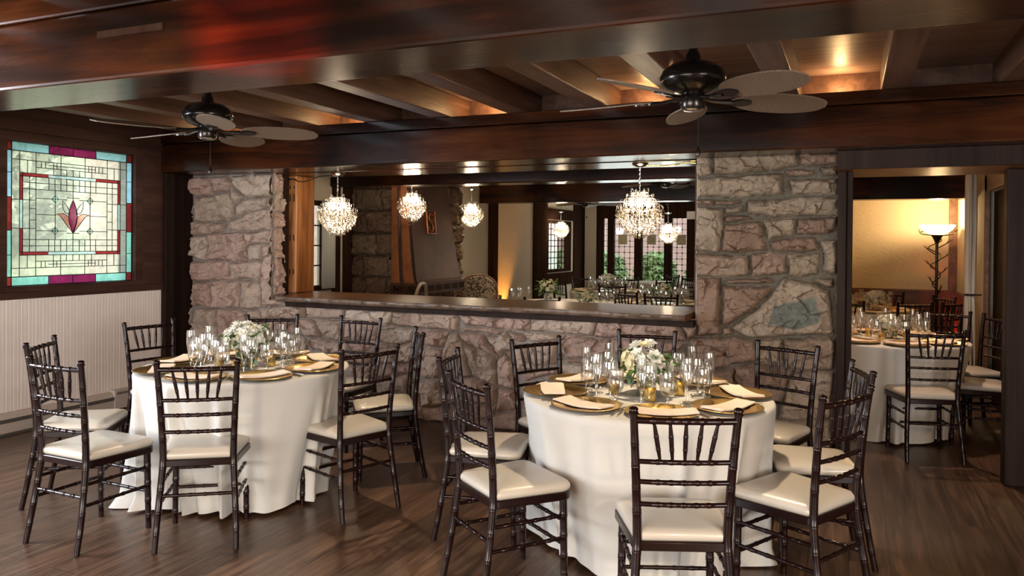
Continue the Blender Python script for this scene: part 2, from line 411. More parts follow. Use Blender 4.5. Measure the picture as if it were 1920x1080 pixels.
STONES = [
 [(-6.04,2.14),(-5.77,2.13),(-5.74,1.99),(-5.99,1.94),(-6.04,2.0)],
 [(-5.75,2.13),(-5.58,2.14),(-5.5,2.08),(-5.55,1.99),(-5.74,1.98)],
 [(-5.54,2.13),(-4.99,2.14),(-4.97,1.95),(-5.35,1.94),(-5.46,2.05)],
 [(-5.49,2.05),(-5.36,1.94),(-5.45,1.87),(-5.5,1.99)],
 [(-5.98,1.93),(-5.51,1.98),(-5.44,1.75),(-5.58,1.71),(-5.98,1.71)],
 [(-5.44,1.85),(-5.32,1.92),(-5.08,1.93),(-5.07,1.84),(-5.24,1.81),(-5.42,1.74)],
 [(-5.04,1.93),(-4.97,1.92),(-4.93,1.83),(-5.06,1.83)],
 [(-5.54,1.68),(-5.18,1.82),(-4.93,1.83),(-4.93,1.71),(-5.04,1.62),(-5.4,1.61),(-5.52,1.64)],
 [(-6.04,1.69),(-5.8,1.69),(-5.81,1.57),(-6.01,1.57)],
 [(-5.79,1.68),(-5.57,1.69),(-5.61,1.61),(-5.78,1.59)],
 [(-6.01,1.55),(-5.83,1.55),(-5.82,1.33),(-6.01,1.36)],
 [(-5.81,1.57),(-5.34,1.59),(-5.32,1.33),(-5.47,1.31),(-5.78,1.33)],
 [(-5.3,1.59),(-4.93,1.61),(-4.93,1.5),(-5.31,1.48)],
 [(-5.31,1.47),(-5.15,1.48),(-5.14,1.34),(-5.3,1.33)],
 [(-6.0,1.3),(-5.54,1.32),(-5.55,1.15),(-5.99,1.12)],
 [(-5.53,1.3),(-5.14,1.32),(-5.13,1.16),(-5.53,1.15)],
 [(-5.99,1.1),(-5.77,1.11),(-5.75,0.86),(-5.99,0.88)],
 [(-5.76,1.11),(-5.41,1.14),(-5.41,0.87),(-5.74,0.85)],
 [(-5.39,1.14),(-5.14,1.14),(-5.13,0.9),(-5.27,0.86),(-5.39,0.88)],
 [(-5.12,1.47),(-4.93,1.48),(-4.92,0.91),(-5.12,0.9)],
 [(-5.97,0.83),(-5.71,0.84),(-5.7,0.61),(-5.96,0.52)],
 [(-5.69,0.84),(-5.32,0.85),(-5.32,0.66),(-5.69,0.58)],
 [(-5.31,0.85),(-5.15,0.87),(-5.12,0.79),(-5.31,0.77)],
 [(-5.17,0.87),(-5.0,0.89),(-4.62,0.91),(-4.61,0.82),(-5.12,0.79)],
 [(-4.6,0.92),(-4.18,0.91),(-4.18,0.82),(-4.59,0.81)],
 [(-4.16,0.91),(-3.68,0.91),(-3.67,0.8),(-4.16,0.81)],
 [(-3.66,0.91),(-3.04,0.91),(-3.03,0.77),(-3.66,0.79)],
 [(-4.7,0.79),(-4.54,0.8),(-4.43,0.65),(-4.58,0.64),(-4.67,0.68)],
 [(-4.52,0.8),(-4.18,0.81),(-4.18,0.62),(-4.4,0.63)],
 [(-4.16,0.8),(-3.82,0.79),(-3.82,0.65),(-4.16,0.63)],
 [(-3.79,0.78),(-3.64,0.78),(-3.68,0.75),(-3.79,0.75)],
 [(-3.63,0.78),(-3.44,0.78),(-3.46,0.67),(-3.59,0.63),(-3.8,0.63),(-3.8,0.74),(-3.68,0.75)],
 [(-3.41,0.77),(-3.11,0.77),(-3.16,0.62),(-3.38,0.63),(-3.43,0.67)],
 [(-4.57,0.63),(-4.44,0.64),(-4.23,0.61),(-4.21,0.52),(-4.35,0.51),(-4.56,0.54)],
 [(-4.21,0.61),(-4.16,0.62),(-4.09,0.53),(-4.18,0.53)],
 [(-4.14,0.62),(-3.86,0.62),(-3.96,0.54),(-4.08,0.53)],
 [(-3.8,0.62),(-3.61,0.62),(-3.44,0.66),(-3.47,0.48),(-3.61,0.46),(-3.82,0.46),(-3.86,0.55)],
 [(-4.14,0.51),(-3.86,0.53),(-3.91,0.43),(-4.12,0.43)],
 [(-3.4,0.62),(-3.17,0.61),(-3.21,0.37),(-3.32,0.35),(-3.41,0.37)],
 [(-4.15,0.41),(-3.9,0.43),(-3.89,0.29),(-4.15,0.31)],
 [(-3.88,0.42),(-3.49,0.47),(-3.48,0.39),(-3.65,0.34),(-3.86,0.31)],
 [(-3.86,0.3),(-3.65,0.34),(-3.54,0.37),(-3.51,0.2),(-3.86,0.17)],
 [(-3.02,0.91),(-2.37,0.91),(-2.37,0.83),(-2.6,0.82),(-2.95,0.82)],
 [(-3.09,0.75),(-3.02,0.76),(-2.96,0.61),(-2.9,0.41),(-2.97,0.39),(-3.18,0.37),(-3.19,0.48),(-3.16,0.62)],
 [(-2.95,0.82),(-2.61,0.81),(-2.67,0.76),(-2.97,0.77)],
 [(-3.0,0.76),(-2.78,0.75),(-2.66,0.58),(-2.95,0.68)],
 [(-2.77,0.75),(-2.66,0.76),(-2.6,0.81),(-2.53,0.75),(-2.53,0.65),(-2.61,0.63),(-2.64,0.59)],
 [(-2.97,0.68),(-2.69,0.59),(-2.67,0.35),(-2.89,0.41)],
 [(-3.41,0.33),(-3.18,0.37),(-3.15,0.15),(-3.36,0.1)],
 [(-3.14,0.36),(-2.89,0.4),(-2.67,0.34),(-2.67,0.2),(-2.93,0.16),(-3.13,0.15)],
 [(-3.35,0.09),(-3.13,0.14),(-3.13,-0.01),(-3.35,-0.0)],
 [(-3.12,0.14),(-2.68,0.19),(-2.67,0.14),(-2.7,-0.0),(-3.12,-0.02)],
 [(-2.65,0.56),(-2.6,0.62),(-2.52,0.54),(-2.49,0.33),(-2.66,0.34)],
 [(-2.66,0.33),(-2.47,0.32),(-2.47,0.17),(-2.66,0.15)],
 [(-2.7,0.12),(-2.47,0.15),(-2.47,-0.01),(-2.7,-0.0)],
 [(-2.6,0.63),(-2.53,0.64),(-2.53,0.55)],
 [(-3.45,0.32),(-3.41,0.32),(-3.36,0.01),(-3.45,0.01)],
 [(-2.6,0.81),(-2.37,0.76),(-2.37,0.72),(-2.52,0.74)],
 [(-2.52,0.67),(-2.37,0.71),(-2.34,0.51),(-2.47,0.5)],
 [(-2.36,0.91),(-1.82,0.92),(-1.84,0.81),(-2.37,0.82)],
 [(-1.81,0.92),(-1.18,0.92),(-1.11,0.82),(-1.18,0.8),(-1.65,0.8),(-1.83,0.8)],
 [(-1.18,0.92),(-1.05,0.92),(-1.07,0.86),(-1.11,0.82)],
 [(-2.05,0.8),(-1.72,0.79),(-1.72,0.66),(-1.87,0.62),(-2.06,0.63),(-2.11,0.73)],
 [(-2.43,0.81),(-2.07,0.8),(-2.14,0.76),(-2.43,0.72)],
 [(-1.71,0.79),(-1.14,0.79),(-1.2,0.72),(-1.7,0.69)],
 [(-2.06,0.62),(-1.72,0.64),(-1.72,0.58),(-2.04,0.57)],
 [(-2.11,0.55),(-1.72,0.58),(-1.72,0.42),(-2.1,0.39)],
 [(-2.43,0.49),(-2.12,0.54),(-2.12,0.49),(-2.43,0.41)],
 [(-2.43,0.7),(-2.15,0.73),(-2.15,0.57),(-2.43,0.52)],
 [(-1.07,2.17),(-0.95,2.16),(-0.95,2.04),(-1.06,2.04)],
 [(-0.93,2.17),(-0.37,2.17),(-0.36,2.09),(-0.46,2.06),(-0.55,2.05),(-0.78,2.04),(-0.93,2.04)],
 [(-0.34,2.16),(-0.1,2.17),(-0.1,2.09),(-0.33,2.09)],
 [(-0.43,2.06),(-0.27,2.05),(-0.26,2.02),(-0.42,2.01)],
 [(-0.21,2.06),(-0.1,2.08),(-0.1,2.01),(-0.18,2.01)],
 [(-1.05,2.02),(-0.46,2.02),(-0.45,1.89),(-0.73,1.87),(-1.05,1.87)],
 [(-0.4,1.98),(-0.1,1.98),(-0.12,1.88),(-0.38,1.88)],
 [(-0.92,1.84),(-0.75,1.84),(-0.76,1.82),(-0.92,1.82)],
 [(-1.06,1.85),(-0.94,1.85),(-0.94,1.81),(-1.06,1.81)],
 [(-0.85,1.79),(-0.74,1.81),(-0.74,1.76),(-0.85,1.76)],
 [(-0.69,1.84),(-0.1,1.86),(-0.1,1.75),(-0.36,1.72),(-0.5,1.73),(-0.68,1.76)],
 [(-1.06,1.8),(-0.87,1.79),(-0.88,1.47),(-1.06,1.47)],
 [(-0.85,1.73),(-0.73,1.74),(-0.66,1.71),(-0.76,1.7),(-0.85,1.7)],
 [(-0.85,1.68),(-0.61,1.69),(-0.57,1.48),(-0.87,1.48)],
 [(-0.59,1.71),(-0.38,1.71),(-0.39,1.58),(-0.55,1.57)],
 [(-0.36,1.71),(-0.1,1.72),(-0.11,1.64),(-0.18,1.6),(-0.36,1.6)],
 [(-0.54,1.55),(-0.24,1.57),(-0.22,1.51),(-0.23,1.49),(-0.52,1.48)],
 [(-0.19,1.55),(-0.1,1.56),(-0.1,1.34),(-0.18,1.35)],
 [(-1.06,1.45),(-0.69,1.45),(-0.69,1.31),(-1.05,1.29)],
 [(-0.66,1.46),(-0.44,1.46),(-0.43,1.32),(-0.67,1.3)],
 [(-0.41,1.46),(-0.23,1.46),(-0.22,1.33),(-0.41,1.31)],
 [(-1.05,1.27),(-0.89,1.28),(-0.88,0.87),(-1.05,0.86)],
 [(-0.84,1.27),(-0.56,1.29),(-0.51,1.27),(-0.57,1.26),(-0.81,1.25)],
 [(-0.86,1.22),(-0.51,1.23),(-0.67,1.04),(-0.82,0.95),(-0.86,0.94)],
 [(-0.8,0.91),(-0.64,1.03),(-0.46,1.27),(-0.41,1.29),(-0.25,1.26),(-0.15,1.22),(-0.11,0.97),(-0.11,0.91),(-0.35,0.89),(-0.57,0.86),(-0.67,0.86)],
 [(-0.25,1.28),(-0.12,1.3),(-0.11,1.25),(-0.18,1.24)],
 [(-0.86,0.92),(-0.82,0.92),(-0.8,0.87),(-0.87,0.86)],
 [(-1.08,0.83),(-0.79,0.86),(-0.64,0.83),(-0.63,0.69),(-0.78,0.66),(-0.95,0.61),(-1.08,0.62)],
 [(-0.61,0.84),(-0.44,0.85),(-0.44,0.68),(-0.6,0.68)],
 [(-0.44,0.85),(-0.11,0.88),(-0.12,0.66),(-0.35,0.66),(-0.44,0.67)],
 [(-0.77,0.61),(-0.64,0.67),(-0.42,0.67),(-0.38,0.62),(-0.45,0.42),(-0.52,0.42),(-0.76,0.53)],
 [(-0.38,0.63),(-0.12,0.65),(-0.13,0.34),(-0.32,0.3),(-0.47,0.3),(-0.42,0.46)],
 [(-0.95,0.58),(-0.79,0.62),(-0.77,0.52),(-0.87,0.46),(-1.02,0.44)],
 [(-0.77,0.51),(-0.53,0.41),(-0.49,0.29),(-0.76,0.25)],
 [(-0.49,0.27),(-0.13,0.32),(-0.13,0.13),(-0.49,0.09)],
]
PATCH = [(-0.51,1.09),(-0.24,1.17),(-0.2,1.08),(-0.21,1.0),(-0.36,0.93),(-0.53,0.97)]

# ---------------------------------------------------------------- stone masonry
def vnoise(x, y, seed):
    r = np.random.RandomState(seed).rand(256,256)
    xi = np.floor(x).astype(int); yi = np.floor(y).astype(int)
    fx = x-xi; fy = y-yi
    fx = fx*fx*(3-2*fx); fy = fy*fy*(3-2*fy)
    a = r[xi%256, yi%256]; b = r[(xi+1)%256, yi%256]; c = r[xi%256, (yi+1)%256]; d = r[(xi+1)%256, (yi+1)%256]
    return (a*(1-fx)+b*fx)*(1-fy) + (c*(1-fx)+d*fx)*fy
def facets(x, y, cell, grad, lift, seed):
    """broken rock: every little cell is a tilted plane of its own"""
    r = np.random.RandomState(seed).rand(128,128,5)
    cx = np.floor(x/cell).astype(int); cy = np.floor(y/cell).astype(int)
    bd = np.full(x.shape, 9.); h = np.zeros(x.shape)
    for i in (-1,0,1):
        for j in (-1,0,1):
            q = r[(cx+i)%128, (cy+j)%128]
            dx = x-(cx+i+q[...,0])*cell; dy = y-(cy+j+q[...,1])*cell
            d = dx*dx+dy*dy; w = d < bd
            bd = np.where(w, d, bd)
            h = np.where(w, (q[...,2]-.5)*2*lift+(q[...,3]-.5)*2*grad*dx+(q[...,4]-.5)*2*grad*dy, h)
    return h
def poly_sdf(px, py, poly):
    d2 = np.full(px.shape, 1e9); ins = np.zeros(px.shape, bool)
    n = len(poly)
    for i in range(n):
        ax, ay = poly[i]; bx, by = poly[(i+1)%n]
        ex, ey = bx-ax, by-ay
        t = np.clip(((px-ax)*ex+(py-ay)*ey)/max(1e-9, ex*ex+ey*ey), 0, 1)
        d2 = np.minimum(d2, (px-ax-t*ex)**2+(py-ay-t*ey)**2)
        if abs(ey) > 1e-9:
            c = ((ay > py) != (by > py)) & (px < ex*(py-ay)/ey+ax)
            ins ^= c
    d = np.sqrt(d2)
    return np.where(ins, d, -d)
def masonry(u0, u1, v0, v1, step, polys, seed=1, patch=None, course=.22, wid=.38, depth=.062, joint=None, tone=None, pale=None):
    U = np.arange(u0, u1+step*.5, step); V = np.arange(v0, v1+step*.5, step)
    X, Z = np.meshgrid(U, V)
    # wobble the outlines so joints are not ruler straight
    Xw = X + .022*(vnoise(X*9, Z*9, seed+3)-.5) + .01*(vnoise(X*30, Z*30, seed+4)-.5)
    Zw = Z + .022*(vnoise(X*9+40, Z*9, seed+5)-.5) + .01*(vnoise(X*30+9, Z*30, seed+6)-.5)
    best = np.full(X.shape, -9.); sec = np.full(X.shape, -9.); idx = np.full(X.shape, -1)
    for k, p in enumerate(polys):
        xs = [q[0] for q in p]; zs = [q[1] for q in p]
        m = (X > min(xs)-.1) & (X < max(xs)+.1) & (Z > min(zs)-.1) & (Z < max(zs)+.1)
        if not m.any(): continue
        d = poly_sdf(Xw[m], Zw[m], p)
        b = best[m]; s = sec[m]; i = idx[m]
        w = d > b
        s = np.where(w, b, np.maximum(s, d)); i = np.where(w, k, i); b = np.where(w, d, b)
        best[m] = b; sec[m] = s; idx[m] = i
    edge = np.minimum((best-sec)/2, best+.013)
    rs = np.random.RandomState(seed)
    jit = rs.rand(4000)
    # plain coursed rubble where no stone has been outlined
    row = np.floor(Zw/course + .35*np.sin(Xw*1.3)*0).astype(int)
    off = jit[(row*37)%4000]*wid
    cw = wid*(.7+.6*jit[(row*91+5)%4000])
    cx = (Xw+off+50)/cw; ci = np.floor(cx).astype(int); fx = cx-ci
    fz = Zw/course-row
    e2 = np.minimum(np.minimum(fx,1-fx)*cw, np.minimum(fz,1-fz)*course)
    use = best < -.04
    edge = np.where(use, np.minimum(e2, -best-.03), edge)
    idx = np.where(use, 300+(row*53+ci*17)%3000, idx)
    jw = joint(X, Z) if joint else np.full(X.shape, .011)
    pale_ = -1
    if pale:
        for k, p in enumerate(polys):
            if poly_sdf(np.array([pale[0]]), np.array([pale[1]]), p)[0] > 0: pale_ = k
    mort = np.clip((jw-edge)/.005, 0, 1)
    body = np.clip((edge-jw+.004)/.04, 0, 1); body = 1-(1-body)**3
    r1 = jit[(idx*13+7)%4000]; r2 = jit[(idx*29+11)%4000]; r3 = jit[(idx*7+3)%4000]
    r1 = np.where(idx == pale_, 1.25, r1)
    # rock face: broad lumps, chiselled creases and a slight tilt per stone
    n1 = vnoise(X*7+r1*60, Z*7+r2*60, seed+11); n2 = vnoise(X*17+r2*60, Z*17, seed+12); n3 = vnoise(X*42, Z*42, seed+13)
    cre = np.abs(2*vnoise(X*11+r3*30+2.2*n2, Z*11+1.7*n1, seed+14)-1)
    cre2 = np.abs(2*vnoise(X*24+r3*30+1.5*n1, Z*24, seed+15)-1)
    h = .008*(1-mort) + body*depth*(.55+.75*n1) + body*(facets(X+.05*n2+r3*3, Z*1.2+.05*n1+r1*5, .13, .37, .009, seed+21) + facets(X+.03*n3+r1*4, Z+.03*n2, .055, .30, .004, seed+22) + .012*(cre-.4) + .012*(n2-.5) + .008*(n3-.5))
    h += .007*np.exp(-(np.maximum(edge,0)/.0045)**2)     # raised bead of the pointing
    pm = np.zeros(X.shape)
    if patch is not None:
        pm = np.clip((poly_sdf(Xw, Zw, patch)+.008)/.016, 0, 1)*(1-mort)
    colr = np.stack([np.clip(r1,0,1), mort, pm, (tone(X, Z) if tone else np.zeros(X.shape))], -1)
    return U, V, h, colr
def masonry_mesh(name, field, place, keep=None, mats=None, extra=None):
    """place(u, v, h) -> world xyz; keep(u,v)-> face kept"""
    U, V, h, colr = field
    nu, nv = len(U), len(V)
    pts = np.empty((nv, nu, 3))
    X, Z = np.meshgrid(U, V)
    a = place(X, Z, h)
    for i in range(3): pts[..., i] = a[i]
    faces = []
    K = keep(X[:-1,:-1]+(U[1]-U[0])/2, Z[:-1,:-1]+(V[1]-V[0])/2) if keep else np.ones((nv-1, nu-1), bool)
    J, I = np.nonzero(K)
    b = J*nu+I
    F = np.stack([b, b+1, b+1+nu, b+nu], -1)
    used = np.unique(F); remap = np.full(nu*nv, -1); remap[used] = np.arange(len(used))
    F = remap[F]; P = pts.reshape(-1,3)[used]; Cc = colr.reshape(-1,4)[used]
    verts = P.tolist(); faces = F.tolist(); mi = [0]*len(faces)
    if extra:
        base = len(verts); verts += extra.v; faces += [tuple(i+base for i in f) for f in extra.f]; mi += [1]*len(extra.f)
        Cc = np.concatenate([Cc, np.tile([.5,0,0,0], (len(extra.v),1))])
    me = bpy.data.meshes.new(name); me.from_pydata(verts, [], faces)
    for m in (mats or [M['stone']]): me.materials.append(m)
    me.polygons.foreach_set('material_index', mi)
    at = me.attributes.new('stone', 'FLOAT_COLOR', 'POINT')
    at.data.foreach_set('color', Cc.astype(np.float32).ravel())
    me.update()
    return link(bpy.data.objects.new(name, me))

# ---------------------------------------------------------------- the room
def struct(o, label=None, cat=None):
    return tag(o, label, cat, None, 'structure')
XL = -6.03; YW = 5.8
b = MB(); b.box(-6.3, 3.7, -3.7, 17, -.12, 0)
struct(b.build('floor', M['floor'], angle=0), 'dark brown wood plank floor', 'floor')

core = MB()
core.box(XL, -5.02, 5.812, 6.28, 0, 2.5); core.box(-5.02, -1.06, 5.812, 6.28, 0, .955); core.box(-1.06, -.1, 5.812, 6.28, 0, 2.5)
fld = masonry(-6.05, -.085, 0, 2.17, .0092, STONES, 3, PATCH, joint=lambda x,z: np.where((x > -1.05) & (z > .72), .0125, .0085), pale=(-.4,1.1), tone=lambda x,z: np.clip((x+1.45)/.5, 0, 1)*(.55+.45*np.clip((z-.55)/.3,0,1)))  # tone browns the right pier and also darkens in its weaker light
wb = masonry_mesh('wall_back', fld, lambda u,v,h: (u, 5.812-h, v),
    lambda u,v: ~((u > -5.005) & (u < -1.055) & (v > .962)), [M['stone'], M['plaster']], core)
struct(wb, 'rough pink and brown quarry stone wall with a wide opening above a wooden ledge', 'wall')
# return faces of the opening: stone reveals
jp = [[(5.81,1.0),(6.02,1.0),(6.02,1.42),(5.81,1.42)],[(5.81,1.44),(6.02,1.44),(6.02,1.62),(5.81,1.62)],[(5.81,1.64),(6.02,1.64),(6.02,1.78),(5.81,1.78)],[(5.81,1.8),(6.02,1.8),(6.02,1.98),(5.81,1.98)],[(5.81,2.0),(6.02,2.0),(6.02,2.16),(5.81,2.16)]]
fj = masonry(5.765, 5.93, .86, 2.16, .012, jp, 9, depth=.012)
struct(masonry_mesh('wall_back_reveal', fj, lambda u,v,h: (-5.012+h, u, v)), 'warm lit stone reveal at the end of the opening', 'wall')
# left wall: dark boarding with a stained glass window, white beadboard below
WY0, WY1, WZ0, WZ1 = 3.93, 5.13, 1.135, 2.305
b = MB()
b.box(-6.25, XL, -3.6, WY0-.0, 0, 2.72); b.box(-6.25, XL, WY1, 5.82, 0, 2.72)
b.box(-6.25, XL, WY0, WY1, 0, WZ0); b.box(-6.25, XL, WY0, WY1, WZ1, 2.72)
struct(b.build('wall_left', M['panelwoodY'], angle=0), 'dark brown boarded wall around the stained glass window', 'wall')
b = MB()   # beadboard with V grooves
y = -3.5; pr = []
while y < 5.41:
    pr += [(y,.0),(y+.004,.0022),(y+.03,.0022),(y+.032,.0012),(y+.034,.0022),(y+.056,.0022)]; y += .06
pr = [(min(a,5.42),c) for a,c in pr]
b.grid(lambda i,j: (XL+.004+pr[i][1]*1.2, pr[i][0], .0 if j==0 else 1.045), len(pr)-1, 1)
struct(b.build('wall_left_wainscot', M['white_paint'], angle=0), 'off white beadboard wainscot below the stained glass window', 'wainscot')
b = MB()
b.box(XL, XL+.028, -3.5, 5.425, 1.045, 1.105)          # chair rail
b.box(XL, XL+.02, 5.2, 5.425, 1.105, 2.45)             # board right of window
b.box(XL, XL+.034, -3.5, 5.43, 2.37, 2.47)             # head board
b.box(XL, XL+.024, -3.5, 5.43, 2.47, 2.7)
struct(b.build('trim_1', M['panelwoodY'], angle=0, bevel=.004), 'dark wood rails framing the stained glass window', 'trim')
b = MB(); b.box(XL, XL+.06, 5.425, 5.53, 0, 2.155); b.box(XL, XL+.012, 5.53, 5.8, 0, 2.155)
struct(b.build('trim_2', M['darkpost'], angle=0, bevel=.005), 'dark wooden corner post beside the stone pier', 'trim')
b = MB(); b.box(XL, XL+.02, 5.07, 5.425, 0, .13)
struct(b.build('baseboard_left', M['white_paint'], angle=0, bevel=.003), 'short off white baseboard beyond the heater', 'baseboard')

# stained glass window
win = thing('window_1', (XL-.03, 0, 0)); struct(win, 'stained glass window with a purple tulip, red and blue border panes', 'window')
f = MB(); w = .055
f.box(-.03,.05, WY0-.07, WY0+.012, WZ0-.06, WZ1+.065); f.box(-.03,.05, WY1-.012, WY1+.07, WZ0-.06, WZ1+.065)
f.box(-.03,.05, WY0+.012, WY1-.012, WZ0-.06, WZ0+.012); f.box(-.03,.05, WY0+.012, WY1-.012, WZ1-.012, WZ1+.065)
f.build('window_frame', M['panelwoodY'], win, 0, .004)
GYc, GZc, GH, GV = 4.53, 1.72, .585, .572
A = {'clear':make_art('clear_art_glass',(.82,.84,.72),.66),'blue':make_art('sky_blue_art_glass',(.40,.70,.92),.08),'teal':make_art('teal_art_glass',(.30,.68,.56),.12),
     'red':make_art('ruby_art_glass',(.32,.035,.035),.4),'purple':make_art('plum_art_glass',(.25,.02,.10),.4),'pink':make_art('rose_art_glass',(.62,.25,.22),.4),'pale':make_art('pale_blue_art_glass',(.62,.82,.80),.5)}
AK = list(A)
def gp(u,v,x=0): return (x, GYc+u*GH, GZc+v*GV)
gl = MB()
def pane(u0,u1,v0,v1,c):
    gl.cur = AK.index(c); gl.quad(gp(u0,v0),gp(u1,v0),gp(u1,v1),gp(u0,v1))
bu, bv = .90, .875
for su in (-1,1):
    a,c_ = sorted((su*bu, su))
    for (v0,v1,c) in ((bv,1,'red'),(.57,bv,'blue'),(.23,.57,'blue'),(-.23,.23,'red'),(-.57,-.23,'teal'),(-bv,-.57,'teal'),(-1,-bv,'red')):
        pane(a,c_,v0,v1,c)
for sv,cc in ((1,'blue'),(-1,'teal')):
    a,c_ = sorted((sv*bv, sv))
    for (u0,u1,c) in ((-bu,-.37,cc),(-.37,0,'purple'),(0,.37,'purple'),(.37,bu,cc)): pane(u0,u1,a,c_,c)
r1,r2,q1,q2 = .745,.79,.53,.575
for su in (-1,1):
    a,c_ = sorted((su*r1, su*r2))
    for (v0,v1,c) in ((.2,q2,'red'),(-.2,.2,'pale'),(-q2,-.2,'red')): pane(a,c_,v0,v1,c)
for sv in (-1,1):
    a,c_ = sorted((sv*q1, sv*q2))
    for (u0,u1,c) in ((-r1,-.37,'red'),(-.37,.37,'pale'),(.37,r1,'red')): pane(u0,u1,a,c_,c)
pane(-r1,r1,-q1,q1,'clear')
pane(-bu,-r2,-bv,bv,'clear'); pane(r2,bu,-bv,bv,'clear'); pane(-r2,r2,q2,bv,'clear'); pane(-r2,r2,-bv,-q2,'clear')
def leafpts(a, c_, bulge, side=1, n=10):
    """lens between two points"""
    out = []
    for s in (1,-1):
        for i in range(n):
            t = i/n if s == 1 else 1-i/n
            w_ = math.sin(PI*t)*bulge*s
            d = (c_[0]-a[0], c_[1]-a[1]); L = math.hypot(*d); nx, ny = -d[1]/L, d[0]/L
            out.append((a[0]+d[0]*t+nx*w_, a[1]+d[1]*t+ny*w_))
    return out
tul = leafpts((0,-.26),(0,.235),.068)
gl.cur = AK.index('purple'); gl.poly([gp(u,v,.002) for u,v in tul])
petals = []
for s in (-1,1):
    pk = [(0,-.26),(s*.10,-.14),(s*.19,-.02),(s*.26,.015),(s*.15,.03),(s*.07,-.02),(s*.05,-.12)]
    if s == -1: pk = pk[::-1]
    petals.append(pk); gl.cur = AK.index('pink'); gl.poly([gp(u,v,.0015) for u,v in pk])
    pk2 = [(s*.055,.02),(s*.12,.04),(s*.155,.1),(s*.165,.215),(s*.1,.14),(s*.06,.08)]
    petals.append(pk2)
    for sv in (-1,1):
        cu, cv = s*.275, sv*.23; d = [(cu-.05,cv),(cu,cv-.055),(cu+.05,cv),(cu,cv+.055)]
        gl.cur = AK.index('pale'); gl.poly([gp(u,v,.0015) for u,v in d]); petals.append(d)
gl.build('art_glass', [A[k] for k in AK], win, 0)
ld = MB()
def lead(u0,v0,u1,v1,t=.0032):
    ld.tube([gp(u0,v0,.004),gp(u1,v1,.004)], t, 5)
def H(v,u0,u1,t=.0032): lead(u0,v,u1,v,t)
def Vv(u,v0,v1,t=.0032): lead(u,v0,u,v1,t)
for s in (-1,1):
    H(s,-1,1,.005); Vv(s,-1,1,.005); H(s*bv,-1,1,.0042); Vv(s*bu,-1,1,.0042)
    for v in (.57,.23,-.23,-.57): H(v, *(sorted((s*bu, s))))
    for u in (-.37,0,.37): Vv(u, *(sorted((s*bv, s))))
    H(s*q1,-r2,r2); H(s*q2,-r2,r2); Vv(s*r1,-q2,q2); Vv(s*r2,-bv,bv)
    Vv(s*r1, s*.0+.2, .2); 
    for v in (.2,-.2): H(v, *sorted((s*.56, s*bu)))
    # outer grid
    H(s*.755,-bu,bu); H(s*.665,-.56,.56); H(s*.71,-.37,.37)
    for u in (-.56,-.19,.19,.56): Vv(u, *sorted((s*q2, s*bv)))
    for u in (-.68,.68): Vv(u, *sorted((s*q2, s*.755)))
    for u in (-.48,-.42,-.3,-.25,.25,.3,.36,.42,.48): Vv(u, *sorted((s*.665, s*.755)))
    for u in (-.1,0,.1,.3,-.3): Vv(u, *sorted((s*q2, s*.665)))
    H(s*.445,-r1,r1); H(s*.355,-r1,r1)
    for u in (-.65,-.56,-.37,-.28,-.19,-.1,.1,.19,.28,.37,.56,.65): Vv(u, *sorted((s*.355, s*q1)))
    Vv(s*.56,-.355,.355); Vv(s*.65,-.355,.355)
    for v in (.08,-.08): H(v, *sorted((s*.56, s*.65)))
    H(0, *sorted((s*.26, s*.56))); Vv(0, *sorted((s*.235, s*.53)))
    Vv(s*.275,-.355,.355)
    H(s*.23,-.56,-.1); H(s*.23,.1,.56); H(s*.26, -.1, .1)
for p in [tul]+petals:
    ld.tube([gp(u,v,.004) for u,v in p+[p[0]]], .0032, 5)
ld.build('lead_came', M['black'], win, 40)

# heater along the left wall
ht = thing('baseboard_heater', (XL+.012, 0, 0), 0, 'long off white baseboard heater with a dark slot along the beadboard wall', 'heater')
b = MB(); b.prism([(0,0.02),(.055,.02),(.06,.05),(.06,.125),(.035,.165),(0,.17)], -3.4, 4.93, 'y'); b.build('casing', M['heater'], ht, 20)
b = MB(); b.box(.0595,.0625, -3.35, 4.86, .128-.03, .128); b.build('vent_slot', M['slot'], ht, 0)
b = MB(); b.box(0,.066, 4.86, 5.03, .018, .185); e = b.build('end_cap', M['heater'], ht, 0, .004)
b = MB()
for k in range(6): b.box(.066,.068, 4.885+k*.021, 4.897+k*.021, .145, .165)
b.build('louver', M['slot'], e, 0)
b = MB(); b.box(0,.05,-3.4,4.93,0,.02); b.build('kick_strip', M['slot'], ht, 0)

# beams and joists
def beam(name, x0,x1,y0,y1,z0,z1, label, m='beam', bv=.012, cat='beam', name2='ceiling_beam'):
    b = MB(); b.box(x0,x1,y0,y1,z0,z1)
    o = b.build(name2, M[m], None, 0, bv); struct(o, label, cat); return o
bm = beam('', XL, 3.6, 5.4, 5.8, 2.155, 2.424, 'long varnished ceiling beam along the top of the stone wall')
c = MB(); c.box(XL, 3.6, 5.385, 5.8, 2.427, 2.51); c.build('cap_plate', M['beam'], bm, 0, .006)
bn = beam('', XL, 3.6, 2.136, 2.5, 2.155, 2.428, 'nearest glossy ceiling beam crossing above both tables')
c = MB(); c.box(XL, 3.6, 2.136, 2.5, 2.432, 2.69); c.build('upper_timber', M['beam'], bn, 0, .01)
c = MB(); c.box(-2.72,-2.37, 2.133, 2.15, 2.318, 2.345); c.build('mortise_slot', M['matte'], bn, 0)
hd = beam('', -5.02, -1.05, 5.815, 6.3, 2.15, 2.42, 'reddish header timber over the stone opening with chandeliers')
dh = beam('', -.1, 1.3, 5.6, 6.3, 2.03, 2.15, 'dark header board over the doorway', 'postwood', .008, 'beam', 'door_header')  # honey wood puts the lamp glow of the underside into the colour
b = MB(); b.box(-.1, 1.3, 5.585, 5.6, 2.03, 2.155); b.build('face_board', M['darkpost'], dh, 0, .004)
jb = None
